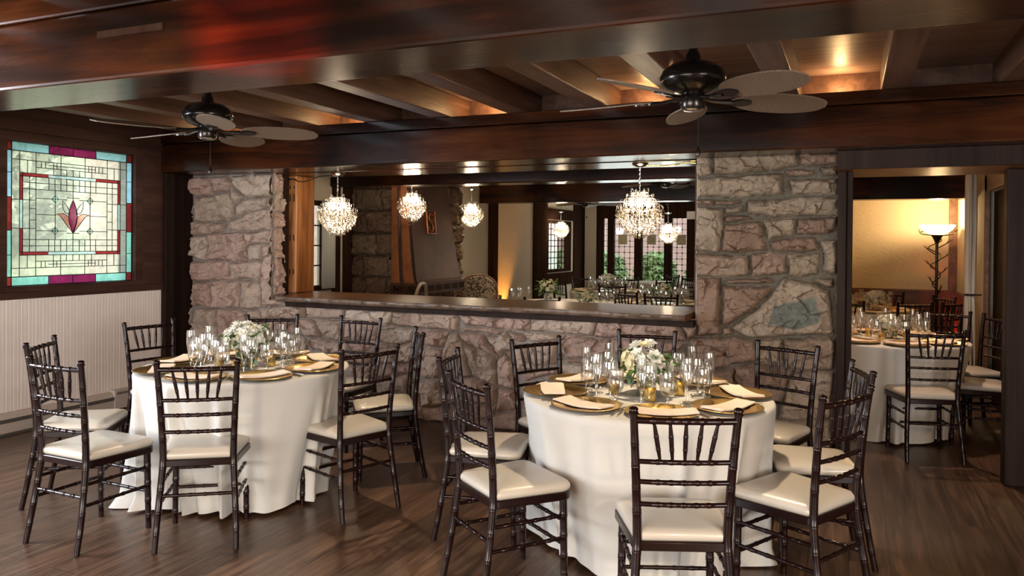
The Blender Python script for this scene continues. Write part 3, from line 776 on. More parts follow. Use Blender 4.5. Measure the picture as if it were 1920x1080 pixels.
for k in range(-5, 11):
    xr = .315-.645*k
    if xr-.16 < XL+.02: continue
    if jb is None:
        b = MB(); b.box(-.16, 0, -3.5, 5.74, 2.511, 2.69); jb = b.build('ceiling_joist', M['joist'], None, 0, .008); o = jb
    else: o = dup(jb)
    o.location = (xr, 0, 0)
    n_ = ('first','second','third','fourth','fifth','sixth','seventh','eighth','ninth','tenth','eleventh','twelfth','thirteenth','fourteenth','fifteenth')[9-k]
    struct(o, 'brown ceiling joist, %s from the stained glass wall' % n_, 'joist'); o['group'] = 'ceiling joists'
b = MB()
for k in range(-5, 11):
    xr = .315-.645*k
    b.box(xr-.16-.484, xr-.16, 5.735, 5.775, 2.511, 2.69)
struct(b.build('trim_3', M['joist'], angle=0), 'blocking boards between the joists above the far beam', 'trim')
b = MB(); b.box(-6.25, 3.7, -3.7, 6.3, 2.69, 2.8)
struct(b.build('ceiling', M['ceil'], angle=0), 'brown boarded ceiling above the joists', 'ceiling')
b = MB(); b.box(-6.25, 3.7, 6.3, 17, 2.72, 2.82)
struct(b.build('ceiling_back', M['plaster'], angle=0), 'cream ceiling of the rooms behind the stone wall', 'ceiling')

# ledge: live edge slab
ld = thing('bar_ledge', (0,0,0), 0, 'thick live edge wood slab ledge with a glossy top on the stone half wall', 'ledge')
def edge(x): return 5.6 + .018*math.sin(x*2.1) + .012*math.sin(x*5.7+1) + .006*math.sin(x*17)
nx = 160
def slab(i,j):
    t = i/nx; x = -4.80+t*(3.70) - (0 if j<2 else .0)
    xb = -4.99+t*(3.94)
    e = edge(x)
    return [(x,e,1.014),(x*.5+xb*.5,5.95,1.017),(xb,6.34,1.017)][j]
b = MB(); b.grid(slab, nx, 2); b.build('slab_top', M['ledge'], ld, 60)
def brk(i,j):
    x = -4.80+i/nx*3.70; e = edge(x)
    n_ = noise.noise(Vector((x*14, j*1.3, 0)))*.008
    z = [1.014,1.004,.985,.970,.966][j]
    return (x, e+[0,-.008,-.004,.012,.22][j]+n_*(0<j<4), z)
b = MB(); b.grid(lambda i,j: brk(i,4-j), nx, 4); b.build('bark_edge', M['bark'], ld, 60)
b = MB(); b.box(-5.0,-1.06,5.80,6.34,.962,.972)
b.poly([(-1.10,edge(-1.10),1.014),(-1.10,edge(-1.1),.966),(-1.055,6.34,.966),(-1.055,6.34,1.017)])
b.poly([(-4.80,edge(-4.8),.966),(-4.80,edge(-4.8),1.014),(-4.99,6.34,1.017),(-4.99,6.34,.966)])
b.build('underside', M['ledge'], ld, 0)
b = MB(); b.box(-4.80,-1.06, 5.725,5.80,.915,.962)  # dark strip built in place of the shadow gap under the slab
struct(b.build('ledge_shadow_strip', M['darkpost'], angle=0, bevel=.004), 'dark strip for the shadow gap under the ledge', 'trim')
# honey coloured post in the opening
b = MB(); b.box(-5.0, -4.895, 5.995, 6.27, 1.018, 2.15)
po = b.build('timber_post', M['postwood'], None, 0, .012); struct(po, 'honey coloured old timber post at the end of the opening', 'post')
b = MB()
for (z,h_) in ((2.02,.03),(1.9,.07),(1.52,.06),(1.2,.05)):
    b.box(-4.975,-4.965, 5.992,6.0, z, z+h_); b.box(-4.93,-4.92, 5.992,6.0, z, z+h_)
b.build('mortise_mark', M['black'], po, 0)
b = MB(); b.box(-5.03,-4.985, 5.925,5.995, 1.0, 2.15)
struct(b.build('trim_4', M['darkpost'], angle=0), 'dark strip between stone reveal and honey post', 'trim')
b = MB(); b.box(-1.075,-1.05, 5.83,6.3, 1.017, 2.15)
struct(b.build('trim_5', M['panelwood'], angle=0, bevel=.003), 'thin wooden lining on the broad stone pier', 'trim')

# doorway posts and wall right of it
b = MB(); b.box(-.095,-.04,5.70,6.3,0,2.03); b.box(-.04,.0,5.74,6.3,0,2.03)
struct(b.build('door_post', M['darkpost'], angle=0, bevel=.006), 'dark wooden doorway post beside the broad stone pier', 'post')
b = MB(); b.box(.9, 1.06, 5.79, 5.93, 0, 2.03)
struct(b.build('door_post', M['darkpost'], angle=0, bevel=.012), 'heavy dark wooden post at the outer side of the doorway', 'post')
b = MB(); b.box(1.05, 3.7, 5.87, 6.3, 0, 2.5)
struct(b.build('wall_back_panel', M['panelwood'], angle=0), 'dark boarded wall beyond the doorway post', 'wall')
# rest of the main room, behind and beside the camera
b = MB(); b.box(3.6, 3.7, -3.7, 6.3, 0, 2.72)
struct(b.build('wall_right', M['plaster2'], angle=0), 'cream side wall of the dining room', 'wall')
b = MB(); b.box(-6.25, 3.7, -3.7, -3.6, 0, 2.72)
struct(b.build('wall_front', M['plaster2'], angle=0), 'cream wall of the dining room facing the stone wall', 'wall')

# ---------------------------------------------------------------- room behind the opening
XB = -5.6
b = MB()
def wseg(y0,y1,z0=0,z1=2.72): b.box(XB-.2, XB, y0, y1, z0, z1)
wseg(6.28,6.92); wseg(6.92,7.48,0,.95); wseg(6.92,7.48,1.98,2.72); wseg(7.48,14.5)
wseg(14.5,15.9,0,.9); wseg(14.5,15.9,1.96,2.72); wseg(15.9,16.9)
struct(b.build('wall_lounge_side', M['plaster2'], angle=0), 'cream stucco side wall of the room behind the opening', 'wall')
b = MB()
for (y0,y1) in ((7.49,7.62),(11.76,12.1),(13.75,14.46),(16.08,16.8)): b.box(XB, XB+.03, y0, y1, 0, 2.7)
b.box(XB, XB+.03, 7.7, 7.9, 0, 2.7)
b.box(XB, XB+.025, 14.46, 16.1, 1.98, 2.2); b.box(XB, XB+.025, 14.46,16.1,.62,.88)
struct(b.build('trim_6', M['matte'], angle=0), 'dark timber uprights on the cream side wall', 'trim')
b = MB()
for y0 in (15.05, 15.95): b.box(XB,XB+.028,y0,y0+.06,.9,1.98)
b.box(XB-.1,XB+.1,14.5,15.9,.87,.9)
def sash(name, y0,y1,z0,z1, nx_, nz_, label):
    o = thing(name, (XB-.1,0,0)); struct(o, label, 'window')
    f = MB(); f.box(-.03,.12,y0,y0+.05,z0,z1); f.box(-.03,.12,y1-.05,y1,z0,z1); f.box(-.03,.12,y0+.05,y1-.05,z0,z0+.05); f.box(-.03,.12,y0+.05,y1-.05,z1-.05,z1)
    f.build('window_frame', M['matte'], o, 0)
    g = MB(); g.box(-.003,.003,y0+.05,y1-.05,z0+.05,z1-.05); g.build('pane', M['window_glass'], o, 0)
    l = MB()
    for i in range(1,nx_): yy = y0+.05+(y1-y0-.1)*i/nx_; l.box(-.008,.008,yy-.009,yy+.009,z0+.05,z1-.05)
    for i in range(1,nz_): zz = z0+.05+(z1-z0-.1)*i/nz_; l.box(-.008,.008,y0+.05,y1-.05,zz-.008,zz+.008)
    l.build('glazing_bar', M['matte'], o, 0); return o
sash('window_2', 6.92,7.48,.95,1.98,2,4,'narrow dark framed window behind the honey post')
sash('window_3', 14.5,15.9,.9,1.96,6,8,'small paned window in the far side wall of the back room')
b = MB()
b.grid(lambda i,j: (XB+.05+.012*math.sin(i*1.1), 7.24+i*.24/24, .97+j*1.0), 24, 1)
tag(b.build('sheer_curtain', M['sheer'], None, 60, solid=.003), 'pale sheer curtain strip at the narrow window behind the honey post', 'curtain')
# beams of that room
beam('', XB, -.72, 7.45, 7.78, 2.148, 2.45, 'first dark beam of the room behind the opening')
beam('', XB, -.72, 11.4, 11.75, 2.148, 2.45, 'second dark beam of the room behind the opening')
# partition to the doorway room
b = MB(); b.box(-.72,-.62,6.28,17,0,2.75)
struct(b.build('wall_partition', M['plaster'], angle=0), 'cream partition between the back room and the doorway room', 'wall')
# far wall with leaded glass doors
FY = 16.8
b = MB()
for (x0,x1,m_) in ((-5.8,-5.28,0),(-3.05,-.6,0)): b.box(x0,x1,FY,FY+.15,0,2.75)
struct(b.build('wall_lounge_end', M['plaster'], angle=0), 'cream end wall of the back room', 'wall')
b = MB()
for (x0,x1) in ((-5.28,-5.15),(-5.02,-4.9),(-4.41,-4.26),(-3.75,-3.6),(-3.26,-3.05)): b.box(x0,x1,FY-.05,FY+.15,0,2.06)
b.box(-5.28,-3.05,FY-.05,FY+.15,2.06,2.75); b.box(-5.28,-3.05,FY,FY+.15,0,.16)
struct(b.build('trim_7', M['matte'], angle=0), 'dark frame posts between the leaded glass doors', 'trim')
for n_,(x0,x1) in enumerate(((-5.15,-5.02),(-4.9,-4.41),(-4.26,-3.75),(-3.6,-3.26))):
    o = thing('door_%d' % (n_+2), (0,FY+.05,0)); struct(o, 'leaded glass door number %s from the corner looking onto a hedge' % ('one','two','three','four')[n_], 'door')
    g = MB(); g.box(x0,x1,-.003,.003,.16,2.06); g.build('pane', M['window_glass'], o, 0)
    l = MB(); cols = max(1, round((x1-x0)/.125)); dx = (x1-x0)/cols; rows = 15; dz = 1.9/rows
    for i in range(cols+1): xx = x0+dx*i; l.box(xx-.004,xx+.004,-.008,.008,.16,2.06)
    for j in range(rows+1): zz = .16+dz*j; l.box(x0,x1,-.008,.008,zz-.004,zz+.004)
    for i in range(cols+1):
        for j in range(rows+1):
            xx, zz = x0+dx*i, .16+dz*j
            if (i+j)%2 == 0 or True:
                l.prism([(xx-.022,zz),(xx,zz-.022),(xx+.022,zz),(xx,zz+.022)], -.007, .007, 'y')
    l.build('leading', M['black'], o, 0)
    if n_ > 0:
        q = MB(); xm = (x0+x1)/2-.04 if n_ < 3 else x1-.13; q.box(xm-.1,xm+.1,-.02,-.009,1.48,1.70); q.build('painted_panel', M['napkin'] if n_ < 0 else plain('amber_panel',(.42,.36,.2),.5,var=.3), o, 0)
b = MB(); b.box(-3.25,-3.07,FY-.12,FY-.05,2.03,2.2)
tag(b.build('emergency_light', M['white_paint'], None, 0, .006), 'small white box fixed high beside the leaded doors', 'sign')

# chimney with copper hood
cc = MB(); cc.box(XB, -5.03, 7.93, 9.55, 0, 2.72)
CP = [[(-5.6,1.0),(-5.2,1.0),(-5.2,1.28),(-5.6,1.28)]]
f1 = masonry(-5.6, -4.99, .0, 2.72, .016, [], 21, course=.27, wid=.34, depth=.06, tone=lambda x,z: np.ones(x.shape))
ch = masonry_mesh('chimney_breast', f1, lambda u,v,h: (u, 7.92-h, v), None, [M['hearth'],M['darkpost']], cc)
struct(ch, 'brown stone chimney breast with a copper hood', 'chimney')
f2 = masonry(7.9, 9.58, .0, 2.72, .018, [], 23, course=.25, wid=.3, depth=.05, tone=lambda x,z: np.ones(x.shape))
o = masonry_mesh('chimney_face', f2, lambda u,v,h: (-5.0+h, u, v), None, [M['hearth']]); o.parent = ch
hood = thing('copper_hood', (0,0,0), 0, 'tall tapering copper fireplace hood with riveted straps', 'hood')
bot = [(-4.97,7.79),(-4.61,7.79),(-4.66,9.03),(-4.98,9.3)]; top = [(-4.99,7.82),(-4.80,7.86),(-4.82,8.8),(-4.99,8.95)]
b = MB()
def hq(t, i): return (bot[i][0]*(1-t)+top[i][0]*t, bot[i][1]*(1-t)+top[i][1]*t, 1.02+1.55*t)
def hc(t):  # concave sweep
    return t
prof = [0,.03,.08,.16,.28,.45,.65,1]
swp = [0,.16,.30,.44,.58,.72,.86,1]
for a_,c_ in zip(range(7), range(1,8)):
    for i in range(3):
        def P(k, i):
            t, s = prof[k], swp[k]
            s = .5*t+.5*s
            return (bot[i][0]*(1-s)+top[i][0]*s, bot[i][1]*(1-s)+top[i][1]*s, 1.02+1.55*t)
        b.cur = 1 if i == 0 else 0
        b.quad(P(a_,i),P(a_,i+1),P(c_,i+1),P(c_,i))
b.build('hood_shell', [M['copper'],M['copper_bright']], hood, 60)
b = MB()
for i in range(3):
    x0,y0 = bot[i]; x1,y1 = bot[i+1]
    d = Vector((x1-x0,y1-y0,0)); L = d.length; d.normalize(); n_ = Vector((d.y,-d.x,0))
    def pt(s,z,o_): p = Vector((x0,y0,z))+d*s+n_*o_; return tuple(p)
    for (z0,z1) in ((1.0,1.035),(.90,.93)):
        b._add([pt(0,z0,0),pt(L,z0,0),pt(L,z1,0),pt(0,z1,0),pt(0,z0,.02),pt(L,z0,.02),pt(L,z1,.02),pt(0,z1,.02)],[(0,1,2,3),(4,7,6,5),(0,4,5,1),(3,2,6,7),(0,3,7,4),(1,5,6,2)])
    k = int(L/.035)
    for q in range(k+1):
        s = L*q/k; w_ = .006 if q%6 else .018
        b._add([pt(s-w_,.92,.004),pt(s+w_,.92,.004),pt(s+w_,1.01,.004),pt(s-w_,1.01,.004),pt(s-w_,.92,.014),pt(s+w_,.92,.014),pt(s+w_,1.01,.014),pt(s-w_,1.01,.014)],[(0,1,2,3),(4,7,6,5),(0,4,5,1),(3,2,6,7),(0,3,7,4),(1,5,6,2)])
b.build('grille_rim', M['copper'], hood, 0)
b = MB(); rv = MB()
for i in (0,1):
    fr = .28 if i == 0 else .0
    pts = []
    for k in range(8):
        t, s = prof[k], swp[k]; s = .5*t+.5*s
        q0 = Vector((bot[0][0]*(1-s)+top[0][0]*s, bot[0][1]*(1-s)+top[0][1]*s, 1.02+1.55*t)); q1 = Vector((bot[1][0]*(1-s)+top[1][0]*s, bot[1][1]*(1-s)+top[1][1]*s, 1.02+1.55*t))
        f_ = .42 if i == 0 else .97
        pts.append(q0*(1-f_)+q1*f_+Vector((.0,-.012,0)))
    b.tube(pts, .02, 4)
    for p in catmull(pts, 14): rv.lathe([(.008,-.004),(.0,.006)], 6, (p.x+.0, p.y-.022, p.z))
b.build('strap', M['darkpost'], hood, 0); rv.build('rivet', M['copper_bright'], hood, 40)
# relief plaque with a scroll on the hood
b = MB(); px_ = -4.79
def pq(y,z): # on the sloping big face
    t = (z-1.02)/1.55; s = .5*t+.5*np.interp(t, prof, swp); return (-4.635*(1-s)-4.81*s+.014, y, z)
rect = [(8.20,1.62),(8.40,1.62),(8.40,1.89),(8.20,1.89),(8.20,1.62)]
b.tube([pq(*r) for r in rect], .012, 6)
sc = [(y_-.1,z_-.01) for y_,z_ in [(8.45,1.85),(8.40,1.87),(8.35,1.83),(8.37,1.78),(8.42,1.75),(8.44,1.70),(8.41,1.66),(8.36,1.67),(8.35,1.71)]]
b.tube([pq(p.x,p.y) for p in catmull([(a,c_,0) for a,c_ in sc], 40)], .012, 6)
b.build('relief_plaque', M['copper_bright'], hood, 50)

# ---------------------------------------------------------------- doorway room
b = MB(); b.box(-.62, 1.3, 11.2, 11.3, 0, 2.75)
struct(b.build('wall_parlor_end', M['plaster2'], angle=0), 'cream stucco wall behind the floor lamp', 'wall')
b = MB(); b.box(1.2,1.3,8.75,11.2,0,2.75); b.box(1.2,1.3,6.28,8.75,2.05,2.75); b.box(1.2,1.3,6.28,6.9,0,2.05)
struct(b.build('wall_parlor_side', M['plaster2'], angle=0), 'cream stucco side wall with the tied white curtain', 'wall')
b = MB(); b.box(-.62,1.2,11.17,11.2,0,.93); b.box(-.62,1.2,11.155,11.2,.93,.96); b.box(1.17,1.2,9.6,11.17,0,.93); b.box(1.155,1.2,9.6,11.17,.93,.96)
for x in (-.4,.05,.5,.95): b.box(x-.03,x+.03,11.16,11.2,0,.93)
struct(b.build('wainscot_parlor', plain('red_brown_wainscot',(.12,.045,.022),.35,0,.2,var=.3), angle=0, bevel=.003), 'reddish wooden wainscot around the doorway room', 'wainscot')
b = MB(); b.box(1.11,1.2,11.11,11.2,.96,2.72)
struct(b.build('trim_8', M['joist'], angle=0), 'thin wooden corner strip behind the floor lamp', 'trim')
beam('', -.62, 1.2, 9.45, 9.75, 2.03, 2.3, 'dark beam across the doorway room')
dr = thing('door_1', (1.2,0,0)); struct(dr, 'dark open doorway with a wooden head board beside the tied curtain', 'door')
b = MB(); b.box(-.03,.0,8.62,8.76,0,2.2); b.box(-.03,0,6.9,8.76,2.05,2.25); b.build('door_frame', M['joist'], dr, 0, .004)
b = MB(); b.box(.05,.09,6.85,8.8,0,2.1); b.build('dark_panel', M['darkpost'], dr, 0)  # dark sheet across the opening stands for the unlit space beyond
# tied curtain
ct = thing('tied_curtain', (1.1,9.1,0), 0, 'white curtain tied back beside the dark doorway', 'curtain')
def cur(i,j):
    t = j/40; z = 2.25*(1-t)+.03*t
    k = abs(z-1.03); wd = .05+.11*min(1,(k/.8))**.8 if z > 1.03 else .045+.12*min(1,(1.03-z)/.6)**.7
    a = 2*PI*i/48
    r = 1+.22*math.sin(a*7+z*1.5)
    return (.0+math.cos(a)*.045*r, math.sin(a)*wd*r+(.05 if z < 1.03 else 0)*(1.03-z), z)
b = MB(); b.grid(lambda i,j: cur(i,40-j), 48, 40); b.build('curtain_cloth', M['cloth'], ct, 70)
b = MB(); b.tube([(-.05*math.cos(a),.06*math.sin(a),1.03) for a in [2*PI*k/16 for k in range(17)]], .012, 6); b.tube([(.0,-.05,1.03),(.07,-.2,1.04)], .008, 6); b.build('tieback', M['black'], ct, 40)
b = MB(); b.tube([(0,-.3,2.3),(0,.35,2.3)], .012, 8); b.build('curtain_rod', M['black'], ct, 40)

# ---------------------------------------------------------------- outdoors seen through the glass
b = MB(); b.box(-7.5,-6.3,-6,12,-.35,-.15); b.box(-9.7,12,17,23.4,-.35,-.15)
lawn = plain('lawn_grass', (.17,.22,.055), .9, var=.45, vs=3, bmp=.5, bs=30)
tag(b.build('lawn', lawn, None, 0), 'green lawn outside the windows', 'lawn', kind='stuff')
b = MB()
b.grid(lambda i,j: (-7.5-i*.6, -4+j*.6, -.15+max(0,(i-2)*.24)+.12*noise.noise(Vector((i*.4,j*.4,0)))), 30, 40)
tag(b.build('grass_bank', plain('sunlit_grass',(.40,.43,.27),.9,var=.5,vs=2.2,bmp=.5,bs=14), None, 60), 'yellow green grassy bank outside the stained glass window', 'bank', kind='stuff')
def bush(name, c, r, n, m, label, cat, kind=None, leaf=.11):
    rs = random.Random(int(c[0]*100)); q = MB()
    for k in range(n):
        a = rs.uniform(0,2*PI); u = rs.uniform(-1,1); s = math.sqrt(1-u*u); d = rs.uniform(.6,1.0)
        p = Vector((c[0]+r[0]*s*math.cos(a)*d, c[1]+r[1]*s*math.sin(a)*d, c[2]+r[2]*u*d))
        if p.z < -.15: continue
        R_ = Matrix.Rotation(rs.uniform(0,6.3),3,'X') @ Matrix.Rotation(rs.uniform(0,6.3),3,'Y')
        l = leaf*rs.uniform(.6,1.3)
        q._add([tuple(p+R_@Vector(v)) for v in ((-l,0,0),(0,-l*.5,l*.1),(l,0,0),(0,l*.5,l*.1))],[(0,1,2,3)])
    return tag(q.build(name, m, None, 0), label, cat, None, kind)
hedge_m = plain('hedge_leaves', (.24,.34,.16), .6, var=.45, vs=2)
for i,x in enumerate((-7.2,-5.9,-4.6,-3.3,-2.0)):
    bush('hedge_shrub', (x,19.6,.55), (.55,.6,.74), 2600, hedge_m, ('hedge shrub behind the side light','hedge shrub behind the first leaded door','hedge shrub behind the second leaded door','hedge shrub behind the third leaded door','hedge shrub hidden past the last leaded door')[i], 'shrub')
b = MB(); b.box(-14,4,23.5,24,-.35,6)
tag(b.build('brick_building', plain('pink_brick',(.42,.27,.245),.8,var=.15,vs=5), None, 0), 'pinkish brick building beyond the hedge', 'building')
b = MB(); b.box(-10.4,-9.8,8,22,-.35,5)
tag(b.build('garden_wall', plain('pale_brick',(.55,.42,.36),.8,var=.15,vs=5), None, 0), 'pale brick wall outside the small paned window', 'wall')
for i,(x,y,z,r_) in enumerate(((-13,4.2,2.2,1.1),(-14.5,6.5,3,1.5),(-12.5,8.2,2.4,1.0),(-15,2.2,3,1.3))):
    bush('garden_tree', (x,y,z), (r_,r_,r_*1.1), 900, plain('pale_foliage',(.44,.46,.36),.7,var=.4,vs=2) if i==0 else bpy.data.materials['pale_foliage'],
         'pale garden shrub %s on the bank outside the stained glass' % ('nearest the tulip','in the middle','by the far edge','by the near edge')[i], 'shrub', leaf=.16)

# ---------------------------------------------------------------- bamboo style banquet chair
def knots(path, r, ts, bumpf=1.22, w=.006, n=None):
    """resample a path and swell it into paired rings at the given fractions"""
    P = [Vector(p) for p in path]
    L = [0]
    for a,b_ in zip(P,P[1:]): L.append(L[-1]+(b_-a).length)
    T = L[-1]
    def at(s):
        s = max(0,min(T,s))
        for i in range(len(L)-1):
            if s <= L[i+1]+1e-9:
                u = (s-L[i])/max(1e-9,L[i+1]-L[i]); return P[i].lerp(P[i+1],u), (i+u)/(len(P)-1)
        return P[-1], 1
    ss = set(round(T*k/(n or 14),5) for k in range((n or 14)+1))
    for t in ts:
        c = t*T
        for d in (-w*1.6,-w,-w*.35,w*.35,w,w*1.6): ss.add(round(min(T,max(0,c+d)),5))
    out = []; rr = []
    for s in sorted(ss):
        p,u = at(s); base = r(u) if callable(r) else r
        k = 1
        for t in ts:
            d = abs(s-t*T)
            if d < w*1.3: k = bumpf if d > w*.6 else bumpf-.06
        out.append(p); rr.append(base*k)
    return out, rr
def make_chair():
    t = thing('chiavari_chair', (0,0,0)); lm = M['chair']
    ctl = [(.190,-.262,0),(.183,-.232,.16),(.170,-.202,.36),(.165,-.195,.45),(.168,-.200,.55),(.178,-.218,.75),(.188,-.240,.915)]
    def post(sx):
        p = [Vector((q.x*sx,q.y,q.z)) for q in catmull(ctl, 30)]
        pp, rr = knots(p, lambda u: .0142+.003*math.sin(PI*min(1,max(0,u))), (.10,.21,.33,.44,.60,.70,.79,.88), 1.075)
        e = pp[-1]; d = (pp[-1]-pp[-2]).normalized()
        for (o_,r_) in ((.002,.018),(.008,.018),(.010,.0135),(.013,.0135),(.016,.0175),(.022,.0175),(.027,.012),(.029,.002)):
            pp.append(e+d*o_); rr.append(r_)
        q = MB(); q.tube(pp, rr, 10); return q
    def postx(z):
        c = catmull(ctl, 60); k = min(c, key=lambda q: abs(q.z-z)); return k.x, k.y
    for s in (-1,1): post(s).build('back_post', lm, t, 50)
    def rail(z, r_, bow, ts, name):
        x,y = postx(z)
        pts = [(x*(2*i/12-1), y-bow*(1-(2*i/12-1)**2), z) for i in range(13)]
        pp, rr = knots(pts, r_, ts, 1.2, .0045)
        q = MB(); q.tube(pp, rr, 8); q.build(name, lm, t, 50)
    tt = [.5+(k-2)*.155 for k in range(5)]
    rail(.893, .0125, .014, tt, 'top_rail')
    for z in (.738,.662,.578): rail(z, .0095, .013, [.5+(k-2)*.135 for k in range(5)], 'back_rail')
    xt,yt = postx(.893); xb,yb = postx(.738)
    for k in range(5):
        ut = (k-2)*.155*2; ub = (k-2)*.125*2
        a = Vector((xb*ub, yb-.013*(1-ub*ub), .74)); c = Vector((xt*ut, yt-.014*(1-ut*ut), .892))
        pp, rr = knots([a.lerp(c,i/6) for i in range(7)], lambda u:   .0054+.0036*math.sin(PI*min(1,u*1.0))**1.2, (.3,.62), 1.15, .0035, 12)
        q = MB(); q.tube(pp, rr, 8); q.build('spindle', lm, t, 50)
    for s in (-1,1):
        pts = [Vector((s*(.184-.006*u), .156-.006*u, .41*u)) for u in [i/8 for i in range(9)]]
        pp, rr = knots(pts, lambda u: .0145+.003*u, (.16,.36,.58,.8), 1.12)
        q = MB(); q.tube(pp, rr, 10); q.build('front_leg', lm, t, 50)
    def st(a, c, r_=.0082):
        pts = [Vector(a).lerp(Vector(c),i/8) for i in range(9)]
        pp, rr = knots(pts, r_*1.08, (.2,.4,.6,.8), 1.2, .0045)
        q = MB(); q.tube(pp, rr, 8); q.build('stretcher', lm, t, 50)
    for z in (.30,.195): st((-.182,.153,z),(.182,.153,z))
    for s in (-1,1):
        for z in (.325,.225):
            x,y = postx(z); st((s*x,y,z+.0),(s*.182,.153,z))
    x,y = postx(.265); st((-x,y,.265),(x,y,.265))
    # seat frame and cushion share a rounded trapezoid outline
    def outline(k, n=9):
        pts = []
        for (cx,cy,r_,a0) in ((.155,.128,.05,0),(-.155,.128,.05,90),(-.145,-.165,.03,180),(.145,-.165,.03,270)):
            for i in range(n):
                a = rad(a0+90*i/(n-1)); pts.append(((cx+r_*math.cos(a))*k, (cy+r_*math.sin(a))*k))
        return pts
    q = MB(); q.prism(outline(1.04), .402, .437); q.build('seat_frame', lm, t, 50, .004)
    q = MB()
    layers = [(.93,.436),(.975,.440),(1.0,.452),(.995,.464),(.95,.475),(.85,.482),(.65,.487),(.35,.489)]
    n = len(outline(1)); vs = []
    for (k,z) in layers: vs += [(x_*1.04,y_*1.04+.003,z) for x_,y_ in outline(k)]
    vs.append((0,.003,.4895)); fs = []
    for a in range(len(layers)-1):
        for i in range(n): fs.append((a*n+i, a*n+(i+1)%n, (a+1)*n+(i+1)%n, (a+1)*n+i))
    for i in range(n): fs.append(((len(layers)-1)*n+i, (len(layers)-1)*n+(i+1)%n, len(vs)-1))
    q._add(vs, fs); q.build('seat_cushion', M['cushion'], t, 80)
    t['category'] = 'chair'
    return t
CH = Once(make_chair())
BACK = .24   # the finials stand this far behind the seat centre
def chair(px, py, face, label, group):
    """px,py: plan position of the middle of the top rail; face: heading of the sitter in degrees"""
    a = rad(face); o = CH.put((px+BACK*math.cos(a), py+BACK*math.sin(a), 0), a-PI/2, label, group)
    return o
GL_ = 'chairs around the table by the window'; GR_ = 'chairs around the table before the broad pier'
for (x,y,f,l) in (
 (-3.60,2.60,89,'dark bamboo style chair at the front corner of the window side table, nearest the heater'),
 (-4.355,3.055,33,'dark bamboo style chair half hidden behind another, between heater and window side table'),
 (-4.66,4.09,-9,'dark bamboo style chair against the white beadboard, beyond the window side table'),
 (-4.20,4.865,-55,'dark bamboo style chair before the narrow stone pier, behind the window side flowers'),
 (-3.49,5.04,-93,'dark bamboo style chair facing the viewer under the end of the wood ledge'),
 (-2.655,4.51,-142,'dark bamboo style chair seen edge on, between window side table and stone half wall'),
 (-2.465,3.655,160,'dark bamboo style chair with gold lit seat, inner side of the window side table'),
 (-2.955,2.88,125,'dark bamboo style chair seen from behind before the window side table, nearest the viewer')):
    chair(x,y,f,l,GL_)
for (x,y,f,l) in (
 (-1.54,3.035,53,'dark reddish chair with cream seat at the front window side corner of the middle table'),
 (-1.975,3.67,13,'dark reddish chair half hidden behind another, on the window side of the middle table'),
 (-1.79,4.46,-29,'dark reddish chair at the far side of the middle table, next to gold plates'),
 (-1.275,5.20,-81,'dark reddish chair behind the white bouquet, close to the ledge end'),
 (-.355,4.93,-112,'dark reddish chair facing the viewer before the broad stone pier'),
 (.048,4.20,-166,'dark reddish chair seen edge on, between middle table and doorway'),
 (-.014,3.46,152,'dark reddish chair with wide cream seat, front doorway side of the middle table'),
 (-.545,2.82,112,'largest chair, seen straight from behind before the middle table')):
    chair(x,y,f,l,GR_)
GD = 'chairs in the doorway room'
for (x,y,f,l) in (
 (.545,6.20,106,'dark chair with pinkish seat standing in the doorway'),
 (1.12,6.95,176,'dark chair partly hidden by the heavy doorway post'),
 (1.14,7.72,205,'dark chair behind the doorway post, farther from the viewer'),
 (.785,8.02,-95,'dark chair on the far side of the doorway table'),
 (.605,9.12,120,'dark chair behind the doorway table, back turned, before the floor lamp'),
 (1.0,9.42,140,'dark chair near the lamp lit corner, beside the tied curtain'),
 (.98,10.25,-150,'dark chair deepest in the lamp lit corner'),
 (.40,10.85,-100,'dark chair behind the farther white flowers of the doorway room'),
 (-.07,8.95,80,'dark chair half hidden by the doorway post, at the farther table')):
    chair(x,y,f,l,GD)
GB = 'chairs in the room behind the opening'
for (x,y,f,l) in (
 (-4.2,12.52,-45,'distant dark chair before the small paned window'),
 (-3.125,10.68,100,'distant dark chair with its back turned, below the biggest chandelier'),
 (-2.02,8.90,97,'distant dark chair nearest the ledge end, below the second chandelier'),
 (-4.05,11.0,51,'distant dark chair at the window corner of the far white table'),
 (-2.72,12.25,148,'distant dark chair before the second leaded door'),
 (-2.98,14.1,158,'distant dark chair standing before the third leaded door'),
 (-3.45,12.74,-100,'distant dark chair behind the pale flowers of the far white table'),
 (-2.5,9.1,62,'distant dark chair beside the low fern, at the table nearest the ledge end'),
 (-3.04,7.74,120,'distant dark chair whose top rail just shows above the ledge'),
 (-2.62,13.75,150,'distant dark chair at the edge of the opening, farthest back')):
    chair(x,y,f,l,GB)

